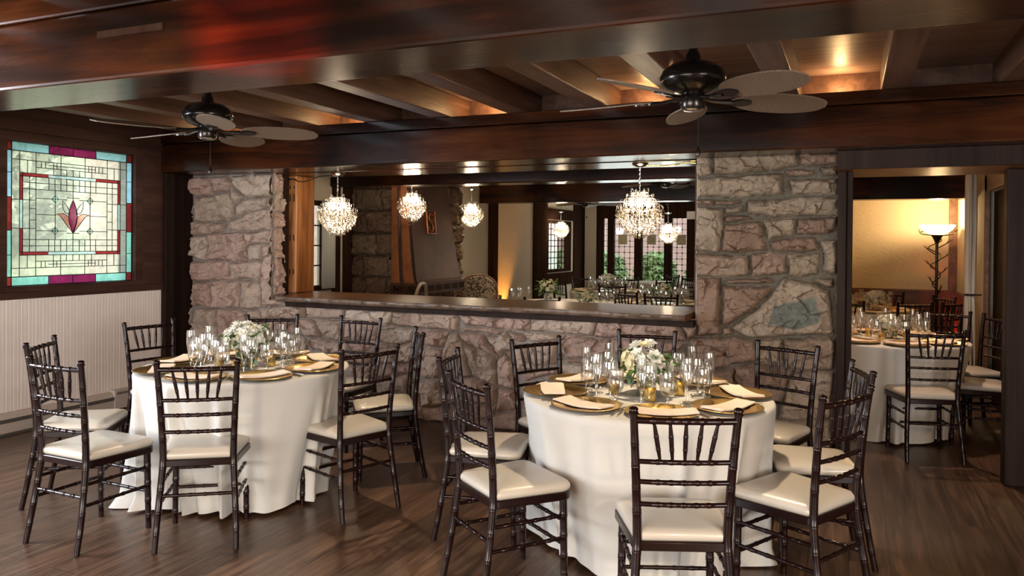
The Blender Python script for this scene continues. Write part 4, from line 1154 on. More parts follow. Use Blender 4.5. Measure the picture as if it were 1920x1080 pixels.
# ---------------------------------------------------------------- round tables under floor length cloths
TZ = .765
def tablecloth(cx, cy, r0, seed, label, nfold=19, flares=(), group='floor length ivory tablecloths'):
    rs = random.Random(seed); n = 288; nz = 30
    ph = [rs.uniform(0,2*PI) for _ in range(6)]
    fold_c = sorted(rs.uniform(0,2*PI) for _ in range(nfold)); fold_w = [rs.uniform(.03,.085) for _ in fold_c]; fold_a = [rs.uniform(.5,1.35) for _ in fold_c]; fold_s = [rs.uniform(.45,1.5) for _ in fold_c]
    def fold(a,t):
        s = 0
        for c,w,k,e in zip(fold_c,fold_w,fold_a,fold_s):
            d = (a-c+PI)%(2*PI)-PI; s += k*(math.exp(-(d/w)**2)-.45*math.exp(-((abs(d)-1.9*w)/w)**2))*t**e
        return s
    hem = [.5+.5*math.sin(3*2*PI*i/n+ph[0])*math.sin(5*2*PI*i/n+ph[1]) for i in range(n)]
    q = MB(); vs = [(0,0,TZ)]; fs = []
    rings = [(r0*.3,TZ),(r0*.7,TZ),(r0*.95,TZ),(r0*.985,TZ-.001),(r0*1.0,TZ-.006),(r0*1.006,TZ-.016)]
    for (r,z) in rings:
        vs += [(r*math.cos(2*PI*i/n), r*math.sin(2*PI*i/n), z) for i in range(n)]
    for j in range(1,nz+1):
        t = j/nz
        for i in range(n):
            a = 2*PI*i/n; zb = .004+.035*hem[i]; z = (TZ-.016)*(1-t)+zb*t
            amp = t**.85
            r = r0*1.006 + .004*t + .012*t*math.sin(2*a+ph[2]) + (.058*fold(a,t)-.004*t) + .007*amp*math.sin(9*a+ph[3]+2*t) + .004*amp*math.sin(23*a+ph[5]+3*t)
            r -= .165*t**1.05
            for (fa,fk,fw_) in flares:
                d = (a-rad(fa)+PI)%(2*PI)-PI; r += fk*t**1.3*math.exp(-(d/rad(fw_))**2)
            if t > .9: r += (t-.9)*10*(.010+.038*(1-hem[i])*max(0,math.sin(4*a+ph[4])))
            vs.append((r*math.cos(a), r*math.sin(a), z))
    for i in range(n): fs.append((0,1+i,1+(i+1)%n))
    R_ = len(rings)+nz
    for j in range(R_-1):
        for i in range(n): fs.append((1+j*n+i, 1+(j+1)*n+i, 1+(j+1)*n+(i+1)%n, 1+j*n+(i+1)%n))
    q._add(vs, fs)
    o = q.build('tablecloth', M['cloth'], None, 80, loc=(cx,cy,0))
    return tag(o, label, 'tablecloth', group)
TL = (-3.37,3.66); TR = (-.95,3.88); TD = (.27,7.06); TD2 = (.12,9.98); TA = (-3.5,11.72); TB = (-2.18,9.75); TC = (-3.3,9.2); TF = (-3.35,14.9)
tablecloth(*TL,.615,3,'floor length ivory tablecloth on the window side round table', flares=((-128,.16,22),(165,.08,25)))
tablecloth(*TR,.62,8,'floor length ivory tablecloth on the middle round table, nearest the viewer', flares=((183,.18,16),(5,.1,20),(-90,.06,15)))
tablecloth(*TD,.60,5,'ivory tablecloth on the round table just through the doorway')
tablecloth(*TD2,.60,6,'ivory tablecloth on the farther table of the doorway room, before the lamp')
tablecloth(*TA,.60,7,'bright white tablecloth on the far table by the leaded doors')
tablecloth(*TB,.60,9,'white tablecloth on the back room table nearest the ledge end')
tablecloth(*TC,.72,10,'white tablecloth just hidden behind the wood ledge, under fern and glasses')
tablecloth(*TF,.60,11,'white tablecloth farthest back before the leaded doors')

# ---------------------------------------------------------------- tableware prototypes
def glassware(name, prof, label=None):
    """prof: bowl and stem outline; foot first"""
    q = MB(); q.lathe([(r*1.06,z*1.02) for r,z in prof], 20); o = q.build(name, M['glass'], None, 60); o['category'] = 'glass'; return Once(o)
WINE = glassware('wine_glass', [(0,.002),(.034,.001),(.034,.003),(.012,.007),(.0045,.014),(.0038,.05),(.005,.083),(.012,.089),(.026,.103),(.034,.122),(.036,.142),(.0335,.168),(.031,.185),(.030,.185),(.0325,.168),(.0348,.142),(.0328,.122),(.025,.105),(.0,.092)])
GOBL = glassware('water_goblet', [(0,.002),(.036,.001),(.036,.004),(.014,.009),(.007,.016),(.0065,.038),(.011,.05),(.024,.058),(.034,.078),(.0375,.105),(.0365,.135),(.0345,.160),(.0335,.160),(.0352,.135),(.0362,.105),(.0328,.079),(.023,.061),(.0,.054)])
FLUT = glassware('champagne_flute', [(0,.002),(.031,.001),(.031,.003),(.010,.007),(.004,.014),(.0036,.06),(.006,.075),(.013,.088),(.0215,.12),(.025,.155),(.0245,.19),(.0225,.222),(.0215,.222),(.0234,.19),(.0238,.155),(.0205,.12),(.012,.091),(0,.079)])
def charger():
    q = MB(); q.lathe([(0,.006),(.085,.006),(.098,.008),(.108,.0125),(.155,.0165),(.163,.0185),(.165,.0175),(.164,.0155),(.155,.013),(.108,.008),(.098,.003),(.085,.001),(0,.001)], 48)
    o = q.build('charger_plate', M['gold'], None, 50); o['category'] = 'plate'; return Once(o)
CHG = charger()
def napkin():
    q = MB(); L, W = .29, .115
    for (k,(sx,dy,dz)) in enumerate(((0,0,0),(.006,.004,.0028),(.0,-.003,.0056))):
        def top(i,j,u=0):
            x = (i/24-.5)*(L-.01*k)+sx; y = (j/6-.5)*W+dy
            d = abs(x)
            z = .0115+dz + .0105*min(1,d/.13)**2 + .0012*math.sin(y*70+k)*(1-min(1,d/.14))
            return (x, y*(1-.25*max(0,x/L)), z+u)
        q.grid(lambda i,j: top(i,j,.0025), 24, 6); q.grid(lambda i,j: top(24-i,j,.0), 24, 6)
        for e in (0,6):
            q._add([top(i,e,0) for i in range(25)]+[top(i,e,.0025) for i in range(25)], [(i,i+1,i+26,i+25) if e==0 else (i+1,i,i+25,i+26) for i in range(24)])
        for e in (0,24):
            q._add([top(e,j,0) for j in range(7)]+[top(e,j,.0025) for j in range(7)], [(j+1,j,j+7,j+8) if e==0 else (j,j+1,j+8,j+7) for j in range(6)])
    o = q.build('folded_napkin', M['napkin'], None, 60); o['category'] = 'napkin'; return Once(o)
NAP = napkin()
def fork():
    q = MB()
    q.tube([(0,-.10,.004),(0,-.06,.005),(0,0,.006),(0,.03,.009),(0,.045,.008)], [.0055,.005,.003,.003,.006], 8, flat=.35)
    for x in (-.0085,-.0028,.0028,.0085):
        q.tube([(x*.6,.04,.008),(x,.055,.006),(x,.075,.005),(x,.095,.008)], [.002,.0019,.0016,.0009], 6)
    q.tube([(-.0085,.052,.0065),(.0085,.052,.0065)], .003, 6)
    o = q.build('dinner_fork', M['silver'], None, 60); o['category'] = 'fork'; return Once(o)
FRK = fork()
def knife():
    q = MB()
    q.tube([(0,-.11,.004),(0,-.06,.005),(0,-.005,.005)], [.006,.0055,.004], 8, flat=.5)
    q.prism([(-.005,-.005),(.006,-.005),(.0085,.05),(.006,.095),(0,.108),(-.004,.06)], .004, .0055)
    o = q.build('table_knife', M['silver'], None, 40); o['category'] = 'knife'; return Once(o)
KNF = knife()
def votive():
    t = thing('votive_holder'); t['category'] = 'candle holder'
    q = MB(); q.lathe([(0,.001),(.026,.001),(.027,.004),(.0285,.06),(.0275,.06),(.026,.006),(0,.006)], 24); q.build('cup', M['votive'], t, 50)
    q = MB(); q.lathe([(0,.006),(.024,.006),(.024,.03),(0,.031)], 16); q.build('candle', M['cushion'], t, 50)
    q = MB(); q.lathe([(.001,.031),(.004,.038),(.0025,.046),(0,.053)], 8); q.build('flame', emit('flame',(1,.62,.2),25), t, 50)
    return Once(t)
VOT = votive()

# flowers
def blossom_mesh(name, r, rows, mt, seed, cup=.6):
    rs = random.Random(seed); q = MB()
    for k,(n,tilt,s) in enumerate(rows):
        for i in range(n):
            a = 2*PI*(i+.5*k)/n+rs.uniform(-.15,.15); L = r*s; w = L*.48
            Mx = Matrix.Rotation(a,4,'Z') @ Matrix.Rotation(-rad(tilt+rs.uniform(-8,8)),4,'Y')
            def P(i_,j_):
                u = i_/4; v = j_/2-1
                ww = w*math.sin(PI*min(1,.12+.86*u)**.8)
                return tuple(Mx @ Vector((L*u, v*ww, L*(cup*.25*v*v - .12*u*u + .05))))
            q.grid(P, 4, 4)
    me = q.build(name, mt, None, 80); return me
def arrangement(kind, seed):
    """a low bouquet on a round mirror: vase, blossoms, leaves"""
    rs = random.Random(seed)
    t = thing('flower_centerpiece'); t['category'] = 'flowers'
    q = MB(); q.lathe([(0,.001),(.125,.001),(.125,.006),(0,.006)], 40); q.build('mirror_base', M['chrome'], t, 40)
    q = MB(); q.lathe([(0,.008),(.048,.008),(.052,.012),(.055,.085),(.058,.10),(.056,.10),(.053,.085),(.05,.014),(0,.014)], 24); q.build('vase', M['glass'], t, 50)
    q = MB()
    for k in range(14):
        a = rs.uniform(0,6.3); q.tube([(.03*math.cos(a),.03*math.sin(a),.016),(.0,.0,.09),(.06*math.cos(a+2.5),.06*math.sin(a+2.5),.15)], .002, 5)
    q.build('stems', M['leaf'], t, 60)
    if kind == 'lacy': spec = [(52,.036,[(6,8,1),(5,40,.7)],.112,M['petal']),(12,.03,[(5,20,1),(4,55,.6)],.10,M['petal2'])]
    elif kind == 'garden': spec = [(9,.045,[(6,18,1),(5,45,.85),(4,70,.65)],.115,M['petal']),(6,.042,[(7,12,1),(6,35,.8)],.125,M['petal2']),(26,.020,[(4,15,1)],.085,M['petal'])]
    else: spec = [(18,.032,[(6,15,1),(4,50,.7)],.10,M['petal2'])]
    off = {'lacy':.165,'garden':.185,'wild':.17}[kind]
    gold = PI*(3-5**.5); tot = sum(s[0] for s in spec); order = []
    for (n,r,rows,R_,mt) in spec: order += [(r,rows,R_,mt)]*n
    rs.shuffle(order); protos = {}
    for k,(r,rows,R_,mt) in enumerate(order):
        zz = 1-(k+.5)/tot*1.45; s = math.sqrt(max(0,1-zz*zz)); a = k*gold
        R2 = R_*rs.uniform(.85,1.12)
        p = Vector((s*math.cos(a)*R2, s*math.sin(a)*R2, off+zz*R2*.82))
        key = (r,mt.name)
        if key not in protos: o = protos[key] = blossom_mesh('blossom', r, rows, mt, k); o.parent = t
        else: o = protos[key].copy(); link(o)
        o.parent = t; o.location = p
        o.rotation_euler = Vector((s*math.cos(a), s*math.sin(a), zz+.15)).to_track_quat('Z','Y').to_euler()
        o.scale = (rs.uniform(.85,1.2),)*3
    lf = None
    for k in range(34 if kind != 'wild' else 44):
        a = rs.uniform(0,2*PI); el = rs.uniform(-.7,.8); R2 = rs.uniform(.075,.108)*(1.25 if kind=='wild' else 1)
        p = Vector((math.cos(a)*math.cos(el)*R2*.9, math.sin(a)*math.cos(el)*R2*.9, off-.01+math.sin(el)*R2*.8))
        if lf is None:
            q = MB()
            q.grid(lambda i,j: (.075*i/6, (j/2-1)*.019*math.sin(PI*min(1,.08+.9*i/6)), .008*(j/2-1)**2-.012*(i/6)**2), 6, 4)
            lf = o = q.build('leaf', M['leaf'], t, 80)
        else: o = lf.copy(); link(o); o.parent = t
        o.location = p; o.rotation_euler = (rs.uniform(-.5,.5), -el+rs.uniform(-.4,.4), a+rs.uniform(-.5,.5)); o.scale = (rs.uniform(.7,1.3),)*3
    eu = None
    for k in range(16 if kind == 'garden' else 8):
        a = rs.uniform(0,2*PI); R2 = rs.uniform(.06,.12); 
        if eu is None:
            q = MB(); q.lathe([(0,.001),(.012,.002),(.019,.0),(.0,-.001)], 12, squash=.85); eu = o = q.build('eucalyptus_leaf', M['eucalyptus'], t, 80)
        else: o = eu.copy(); link(o); o.parent = t
        o.location = (math.cos(a)*R2, math.sin(a)*R2, rs.uniform(.03,.11)); o.rotation_euler = (rs.uniform(0,6), rs.uniform(.6,1.6), a)
    KIDS.clear()
    return Once(t)
LACY = arrangement('lacy', 4); GARD = arrangement('garden', 6); WILD = arrangement('wild', 9)

DIRS = {}
def setting(cx, cy, face, r0, where, tname, parts, rsd, z=TZ):
    """one place: face = heading from the table centre out to the chair (degrees)"""
    rs = random.Random(rsd)
    def at(r, da): a = rad(face+da); return (cx+r*math.cos(a), cy+r*math.sin(a), z)
    a = rad(face)
    if 'plate' in parts:
        CHG.put(at(r0-.158,0), a, 'gold charger plate %s of the %s' % (where,tname), 'gold chargers of the '+tname)
        p = at(r0-.145,rs.uniform(-2,2)); NAP.put(p, a+PI/2+rad(rs.uniform(-14,14)), 'folded blush napkin on the plate %s of the %s' % (where,tname), 'napkins of the '+tname)
    if 'fork' in parts:
        FRK.put(at(r0-.17,-21.6), a+rad(-21.6)+PI/2, 'silver fork by the plate %s of the %s' % (where,tname), 'forks of the '+tname)
        KNF.put(at(r0-.16,20.6), a+rad(20.6)+PI/2, 'silver knife by the plate %s of the %s' % (where,tname), 'knives of the '+tname)
    if 'glass' in parts:
        j = lambda: rs.uniform(-2,2)
        GOBL.put(at(r0-.315,10+j()), rs.uniform(0,6), 'short stemmed water goblet %s of the %s' % (where,tname), 'glasses of the '+tname)
        WINE.put(at(r0-.365,-4+j()), rs.uniform(0,6), 'tall wine glass %s of the %s' % (where,tname), 'glasses of the '+tname)
        FLUT.put(at(r0-.31,-13+j()), rs.uniform(0,6), 'slender champagne flute %s of the %s' % (where,tname), 'glasses of the '+tname)
def places(cx, cy, a0, r0, tname, parts, names, seed):
    for k in range(8): 
        if names[k]: setting(cx,cy,a0+45*k,r0,names[k],tname,parts,seed+k)
full = ('plate','fork','glass')
N8L = ['at the inner side','at the stone wall side','facing the ledge','behind the flowers','toward the beadboard','at the heater side','at the front corner','closest to the viewer']
places(*TL, 9, .615, 'window side table', full, N8L, 10)
places(*TR, 22, .62, 'middle table', full, ['toward the doorway','before the broad pier','behind the bouquet','by the half wall','at the window side','at the front corner','closest to the viewer','before the largest chair'], 40)
N8D = ['toward the curtain','at the far side','behind the flowers','by the partition','beside the doorway post','at the front','next to the doorway chair','at the wall side']
places(*TD, 15, .60, 'doorway table', ('plate','glass'), N8D, 60)
places(*TD2, 15, .60, 'lamp side table', ('plate','glass'), ['toward the curtain','toward the lamp','at the far wall side','by the partition','beside the half hidden chair','at the front','next to the turned chair','at the corner side'], 80)
N8B = ['toward the ledge end','at the far side','behind the flowers','by the side wall','at the window corner','at the front','next to the front chair','at the open side']
places(*TA, 10, .60, 'far white table', ('plate','glass'), N8B, 100)
places(*TB, 10, .60, 'ledge end table', ('plate','glass'), N8B, 120)
for k,(x,y) in enumerate(((-3.98,9.3),(-3.9,9.18),(-4.0,9.12),(-3.88,9.4),(-2.68,8.95),(-2.62,9.06),(-2.74,8.86),(-2.66,9.2))):
    l = '%s glass, %s of the cluster %s' % ('short stemmed' if k%2==0 else 'tall stemmed', ('at the near end','at the far end')[(k//2)%2], 'before the amber lit wall' if k < 4 else 'beside the green fern')
    (WINE if k%2 else GOBL).put((x,y,TZ), k, l, 'glass clusters behind the ledge '+('a' if k<4 else 'b'))
for (tc,tn,wh,rr,a0) in ((TL,'window side table',('before the flowers','behind the flowers','on the stone side','on the heater side'),.155,-65),(TR,'middle table',('on the window side','nearest the viewer','on the doorway side','behind the bouquet'),.165,-160),(TD,'doorway table',('nearest the viewer','behind the flowers','on the post side','by the curtain'),.15,-110)):
    for k in range(4):
        a = rad(a0+90*k); VOT.put((tc[0]+rr*math.cos(a), tc[1]+rr*math.sin(a), TZ), 0, 'small gold mercury votive holder %s of the %s' % (wh[k],tn), 'votives of the '+tn)
LACY.put((*TL,TZ), .4, 'lacy white flower bouquet with green leaves on the window side table')
GARD.put((*TR,TZ), 2.2, 'white garden bouquet with long green leaves on the middle table', scale=.9)
LACY.put((*TD,TZ), 1.4, 'white flower centerpiece on the doorway table', scale=.72)
LACY.put((TD2[0]+.12,TD2[1],TZ), 2.4, 'white flower centerpiece on the lamp side table, farther through the doorway', scale=.85)
WILD.put((-3.6,9.38,TZ), .4, 'cream and green bouquet standing tall behind the ledge before the dark upright', scale=1.05)
WILD.put((-2.95,9.0,TZ-.03), 1.4, 'low green fern arrangement just above the ledge', scale=.75)
LACY.put((TA[0],TA[1],TZ), 1, 'pale bouquet on the far white table by the leaded doors')
WILD.put((TB[0],TB[1],TZ), 2, 'cream bouquet behind the chair at the ledge end', scale=.95)

# armchair seen above the ledge
ac = thing('upholstered_armchair', (-4.96,10.12,0), rad(26), 'dark damask upholstered armchair with an arched back beyond the copper hood', 'armchair'); ac.scale = (1.02,1.02,1.07)
def archpts(w,h,z0,n=20):
    return [(-w*.86,z0)]+[(-w+ .0, z0+h*.55)]+[(w*math.cos(PI-PI*i/n)*.98, z0+h*.7+h*.3*math.sin(PI*i/n)) for i in range(n+1)]+[(w,z0+h*.55),(w*.86,z0)]
q = MB(); q.prism(archpts(.235,.52,.45), -.28, -.22, 'y'); q.build('back_cushion', M['fabric_arm'], ac, 40, .015)
q = MB(); pp = [(x,-.25,z) for x,z in archpts(.25,.54,.44)]; q.tube(pp, .018, 8); q.build('back_frame', M['joist'], ac, 50)
q = MB(); q.box(-.28,.28,-.24,.28,.34,.47); q.build('seat', M['fabric_arm'], ac, 0, .04, 3)
for s in (-1,1):
    q = MB(); q.tube(catmull([(s*.29,-.22,.70),(s*.31,.0,.68),(s*.31,.2,.66),(s*.3,.24,.5),(s*.29,.2,.42)],14), .02, 8); q.build('armrest', M['joist'], ac, 50)
    for y_ in (-.24,.24):
        q = MB(); q.tube([(s*.25,y_,.36),(s*.26,y_*1.08,.2),(s*.25,y_*1.1,0)], [.024,.018,.014], 8); q.build('leg', M['joist'], ac, 50)
# pale bentwood chair back by the hearth
bw = thing('bentwood_chair', (-4.72,7.55,0), rad(104), 'pale curved wooden chair back just above the ledge before the copper hood', 'chair')
pale = plain('pale_bentwood', (.30,.21,.13), .4, 0, .2)
q = MB(); q.tube(catmull([(-.22,-.2,.45),(-.23,-.24,.7),(-.2,-.27,.93),(-.1,-.28,1.03),(0,-.28,1.05),(.1,-.28,1.03),(.2,-.27,.93),(.23,-.24,.7),(.22,-.2,.45)],40), .02, 8); q.build('bent_back', pale, bw, 60)
q = MB(); q.lathe([(0,.42),(.21,.42),(.225,.435),(.21,.455),(0,.46)], 28); q.build('seat', pale, bw, 40)
for (x_,y_) in ((-.17,-.17),(.17,-.17),(-.16,.16),(.16,.16)):
    q = MB(); q.tube([(x_,y_,.43),(x_*1.15,y_*1.15,0)], [.017,.012], 8); q.build('leg', pale, bw, 60)

# ---------------------------------------------------------------- chandeliers
def chandelier():
    t = thing('crystal_chandelier'); t['category'] = 'chandelier'
    q = MB(); q.lathe([(0,0),(.062,0),(.064,-.006),(.05,-.016),(.035,-.024),(.012,-.03),(0,-.03)], 32); q.build('canopy', M['chrome'], t, 50)
    q = MB()
    for k in range(9):
        z = -.035-k*.017; a = (k%2)*PI/2
        q.tube([(.006*math.cos(b_)*math.cos(a), .006*math.cos(b_)*math.sin(a), z+.0115*math.sin(b_)) for b_ in [2*PI*i/10 for i in range(11)]], .0018, 5)
    q.tube([(0,0,-.03),(0,0,-.19)], .002, 5)
    q.build('chain', M['chrome'], t, 60)
    # arms: tiers of looped wires ending in little candle loops
    q = MB(); q.tube([(0,0,-.18),(0,0,-.54)], .006, 8)
    tiers = [(-.20,.065,6),(-.245,.105,8),(-.29,.145,10),(-.335,.175,12)]
    for (z,r,n) in tiers:
        for k in range(n):
            a = 2*PI*k/n+z*7
            c,s = math.cos(a), math.sin(a)
            pts = catmull([(r*.3*c,r*.3*s,z-.04),(r*.75*c,r*.75*s,z-.01),(r*.98*c,r*.98*s,z+.012),(r*1.04*c,r*1.04*s,z-.012),(r*.98*c,r*.98*s,z-.035)], 10)
            q.tube(pts, .0022, 5)
        q.tube([(r*.82*math.cos(2*PI*i/32), r*.82*math.sin(2*PI*i/32), z-.02) for i in range(33)], .0022, 5)
    for (z,r) in ((-.40,.155),(-.46,.12),(-.51,.075)): q.tube([(r*math.cos(2*PI*i/32), r*math.sin(2*PI*i/32), z) for i in range(33)], .0022, 5)
    q.build('wire_frame', M['chrome'], t, 60)
    # cut glass beads and drops hung all over the frame
    rs = random.Random(3); q = MB()
    def bead(p, r, l, n=6):
        a0 = rs.uniform(0,6); vs = [(p[0],p[1],p[2]+l)]+[(p[0]+r*math.cos(a0+2*PI*i/n), p[1]+r*math.sin(a0+2*PI*i/n), p[2]+l*.15) for i in range(n)]+[(p[0],p[1],p[2]-l)]
        q._add(vs, [(0,1+i,1+(i+1)%n) for i in range(n)]+[(n+1,1+(i+1)%n,1+i) for i in range(n)])
    def ring(z, r, n, size, drops=True):
        for k in range(n):
            a = 2*PI*k/n+rs.uniform(-.08,.08); rr = r*rs.uniform(.95,1.04); x,y = rr*math.cos(a), rr*math.sin(a)
            zz = z+rs.uniform(-.006,.006)
            bead((x,y,zz), size*.55, size*.62); bead((x,y,zz-size*1.5), size*.5, size*.55)
            if drops: bead((x,y,zz-size*3.2), size*.62, size*1.25)
    for (z,r,n) in tiers:
        ring(z-.03, r*1.03, n*2, .0125); ring(z-.03, r*.8, n*2, .011)
        for k in range(n):    # drops standing on the arm tips
            a = 2*PI*k/n+z*7; bead((r*1.03*math.cos(a), r*1.03*math.sin(a), z+.0), .0065, .013)
    for (z,r,n) in ((-.37,.172,26),(-.395,.165,26),(-.42,.152,24),(-.445,.138,22),(-.47,.118,20),(-.492,.098,16),(-.515,.072,12),(-.53,.045,8)):
        ring(z, r, n, .0125); ring(z+.01, r*.72, int(n*.7), .011, False)
    bead((0,0,-.565), .014, .02, 8)
    c = q.build('crystal_drops', M['crystal'], t, 0); c['kind'] = 'stuff'
    for k in range(6):
        a = 2*PI*k/6+.3; r = .075
        q = MB(); q.lathe([(0,-.012),(.005,-.012),(.0055,0),(.011,.012),(.012,.022),(.007,.036),(0,.045)], 10, (r*math.cos(a), r*math.sin(a), -.325)); q.build('bulb', M['bulb'], t, 60)
    return Once(t)
CHD = chandelier()
CHP = [(-4.385,5.95,2.15,1.0,'large crystal chandelier beside the honey coloured post'),
       (-1.53,5.97,2.15,1.0,'biggest crystal chandelier over the ledge before the broad pier'),
       (-4.72,7.83,2.29,.93,'crystal chandelier hanging before the copper hood'),
       (-4.93,9.8,2.26,.93,'crystal chandelier before the cream wall, between hood and dark upright'),
       (-5.38,14.7,2.13,.93,'small distant crystal chandelier by the small paned window'),
       (-2.93,13.4,2.05,.93,'small distant crystal chandelier before the leaded doors')]
for (x,y,z,s,l) in CHP: CHD.put((x,y,z), x*3, l, 'crystal chandeliers', s)
# ceiling rods of those hung from the higher ceiling
for i,(x,y,z,s,l) in enumerate(CHP[2:]):
    q = MB(); q.tube([(x,y,z-.002),(x,y,2.72)], .004, 6)
    tag(q.build('suspension_rod', M['chrome'], None, 60), 'thin rod carrying the '+l.replace('crystal chandelier','chandelier'), 'rod')
# cords on the header
q = MB(); q.tube(catmull([(-4.99,5.98,2.10),(-4.93,5.97,2.115),(-4.82,5.96,2.085),(-4.7,5.96,2.10),(-4.6,5.96,2.13),(-4.44,5.95,2.135)],40), .005, 6)
tag(q.build('power_cord', M['black'], None, 60), 'dark drooping cord from the honey post to the first chandelier', 'cord')
q = MB(); q.tube(catmull([(-1.48,5.97,2.138),(-1.35,5.97,2.13),(-1.2,5.97,2.142),(-1.1,5.97,2.14),(-1.09,5.97,2.11),(-1.09,5.97,1.2)],40), .005, 6)
tag(q.build('power_cord', M['votive'], None, 60), 'golden cord from the biggest chandelier down the pier lining', 'cord')

# ---------------------------------------------------------------- ceiling fans
def fan():
    t = thing('ceiling_fan'); t['category'] = 'fan'      # origin: middle of the blade plane
    q = MB(); q.lathe([(0,.49),(.075,.49),(.08,.47),(.05,.40),(.022,.36),(.02,.22),(.032,.20),(.04,.16),(0,.16)], 28); q.build('downrod', M['bronze'], t, 50)
    q = MB(); q.lathe([(0,.17),(.05,.168),(.10,.155),(.138,.125),(.15,.092),(.145,.07),(.12,.045),(.085,.028),(.06,.02),(0,.02)], 40); q.build('motor_housing', M['bronze'], t, 50)
    q = MB(); q.lathe([(0,.025),(.052,.025),(.055,-.01),(.056,-.04),(.05,-.05),(0,-.05)], 28); q.build('switch_housing', M['bronze'], t, 50)
    q = MB(); q.lathe([(0,-.048),(.046,-.05),(.042,-.056),(.01,-.06),(0,-.06)], 24); q.build('cap', M['silver'], t, 50)
    for k in range(5):
        a = rad(72*k); R_ = Matrix.Rotation(a,4,'Z') @ Matrix.Rotation(rad(-13),4,'X')
        q = MB(); n = 28; top = []; bot = []
        def hw(u): return .104*max(0,1-abs(2*u-1.04)**2.3)**.55 if u < .999 else .004
        pts = []
        for i in range(n+1): u = i/n; pts.append((.185+.475*u, hw(u)))
        for i in range(n,-1,-1): u = i/n; pts.append((.185+.475*u, -hw(u)))
        vs = [tuple(R_ @ Vector((x,y,-.006-.02*(x-.18)))) for x,y in pts] + [tuple(R_ @ Vector((x,y,.0-.02*(x-.18)))) for x,y in pts]
        m = len(pts); fs = []
        for i in range(n):
            j = m-1-i
            fs.append((i,j,j-1,i+1)); fs.append((m+i,m+i+1,m+j-1,m+j))
        for i in range(m): fs.append((i,(i+1)%m,m+(i+1)%m,m+i))
        q._add(vs, fs); bl = q.build('blade', M['blade'], t, 30)
        q = MB()
        q.tube([tuple(R_ @ Vector(p)) for p in ((.05,0,.004),(.10,.012,-.004),(.15,0,-.012),(.20,0,-.012))], [.010,.008,.010,.012], 8)
        oval = [(.235+.052*math.cos(2*PI*i/20), .034*math.sin(2*PI*i/20)) for i in range(20)]
        vs = [tuple(R_ @ Vector((x,y,-.016))) for x,y in oval]+[tuple(R_ @ Vector((x,y,-.008))) for x,y in oval]
        q._add(vs, [tuple(range(20))[::-1], tuple(range(20,40))]+[(i,(i+1)%20,(i+1)%20+20,i+20) for i in range(20)])
        q.build('blade_iron', M['bronze'], t, 40)
    q = MB(); q.tube([(0.02,-.02,-.05),(0.02,-.02,-.225)], .0012, 5); ch_ = q.build('pull_chain', M['bronze'], t, 50)
    q = MB(); q.lathe([(0,-.268),(.010,-.263),(.012,-.251),(.006,-.233),(0,-.218)], 12, (.02,-.02,0)); q.build('pull_knob', M['bronze'], t, 50)
    return Once(t)
FAN = fan()
FAN.put((-3.62,3.6,2.2), rad(33), 'ceiling fan with woven leaf blades over the window side table', 'ceiling fans')
FAN.put((-.68,3.6,2.2), rad(33), 'ceiling fan with woven leaf blades over the middle table', 'ceiling fans')
FAN.put((-2.0,9.0,2.23), rad(10), 'shadowy ceiling fan between the two beams of the back room', 'ceiling fans')
FAN.put((-4.5,13.6,2.23), rad(20), 'dark distant ceiling fan before the leaded doors', 'ceiling fans')

# ---------------------------------------------------------------- floor lamp with twig stem
fl = thing('floor_lamp', (.93,10.6,0), 0, 'rustic floor lamp with twig wrapped stem and glowing glass bowl in the corner', 'lamp')
q = MB(); q.lathe([(0,0),(.15,0),(.155,.012),(.06,.03),(.02,.05),(0,.05)], 28); q.build('base', M['bronze'], fl, 50)
q = MB(); q.tube([(0,0,.04),(0,0,1.60)], .017, 12); q.build('pole', M['bronze'], fl, 60)
q = MB(); q.lathe([(0,1.55),(.02,1.55),(.03,1.58),(.055,1.63),(.07,1.645),(0,1.645)], 24); q.build('cup', M['bronze'], fl, 50)
q = MB()
pts = []
for k in range(60):
    a = k*.32; z = .95+k*.0112; r = .028+.05*(k/60)*abs(math.sin(k*.16)); pts.append((r*math.cos(a)*1.3, r*math.sin(a), z))
q.tube(pts, .006, 6)
for (z,a,l) in ((1.0,.4,.07),(1.1,3.4,.1),(1.22,.2,.13),(1.3,3.0,.14),(1.4,6.1,.16),(1.47,3.3,.15),(1.55,.1,.17)):
    c,s = math.cos(a), math.sin(a)
    q.tube([(0.02*c,.02*s,z-.05),(l*.6*c,l*.6*s,z),(l*c,l*s,z+.05)], [.007,.006,.003], 6); q.tube([(l*.6*c,l*.6*s,z),(l*.8*c,l*.8*s,z+.055)], [.005,.002], 5)
q.build('twigs', M['bronze'], fl, 60)
bowl = emit('lit_bowl_glass', (1,.72,.36), 2.6)
q = MB(); q.lathe([(.05,1.645),(.09,1.66),(.15,1.70),(.19,1.75),(.20,1.775),(.197,1.775),(.186,1.752),(.147,1.705),(.09,1.666),(.05,1.65)], 40); q.build('glass_bowl', bowl, fl, 60)
q = MB(); q.tube([(.185*math.cos(a),.185*math.sin(a),1.675+.03*math.sin(a)) for a in [2*PI*i/40 for i in range(41)]], .006, 6)
q.tube([(.18,.0,1.69),(.22,.02,1.715)], .004, 5); q.tube([(-.18,.0,1.67),(-.2,.0,1.72)], .004, 5); q.build('twig_ring', M['bronze'], fl, 60)

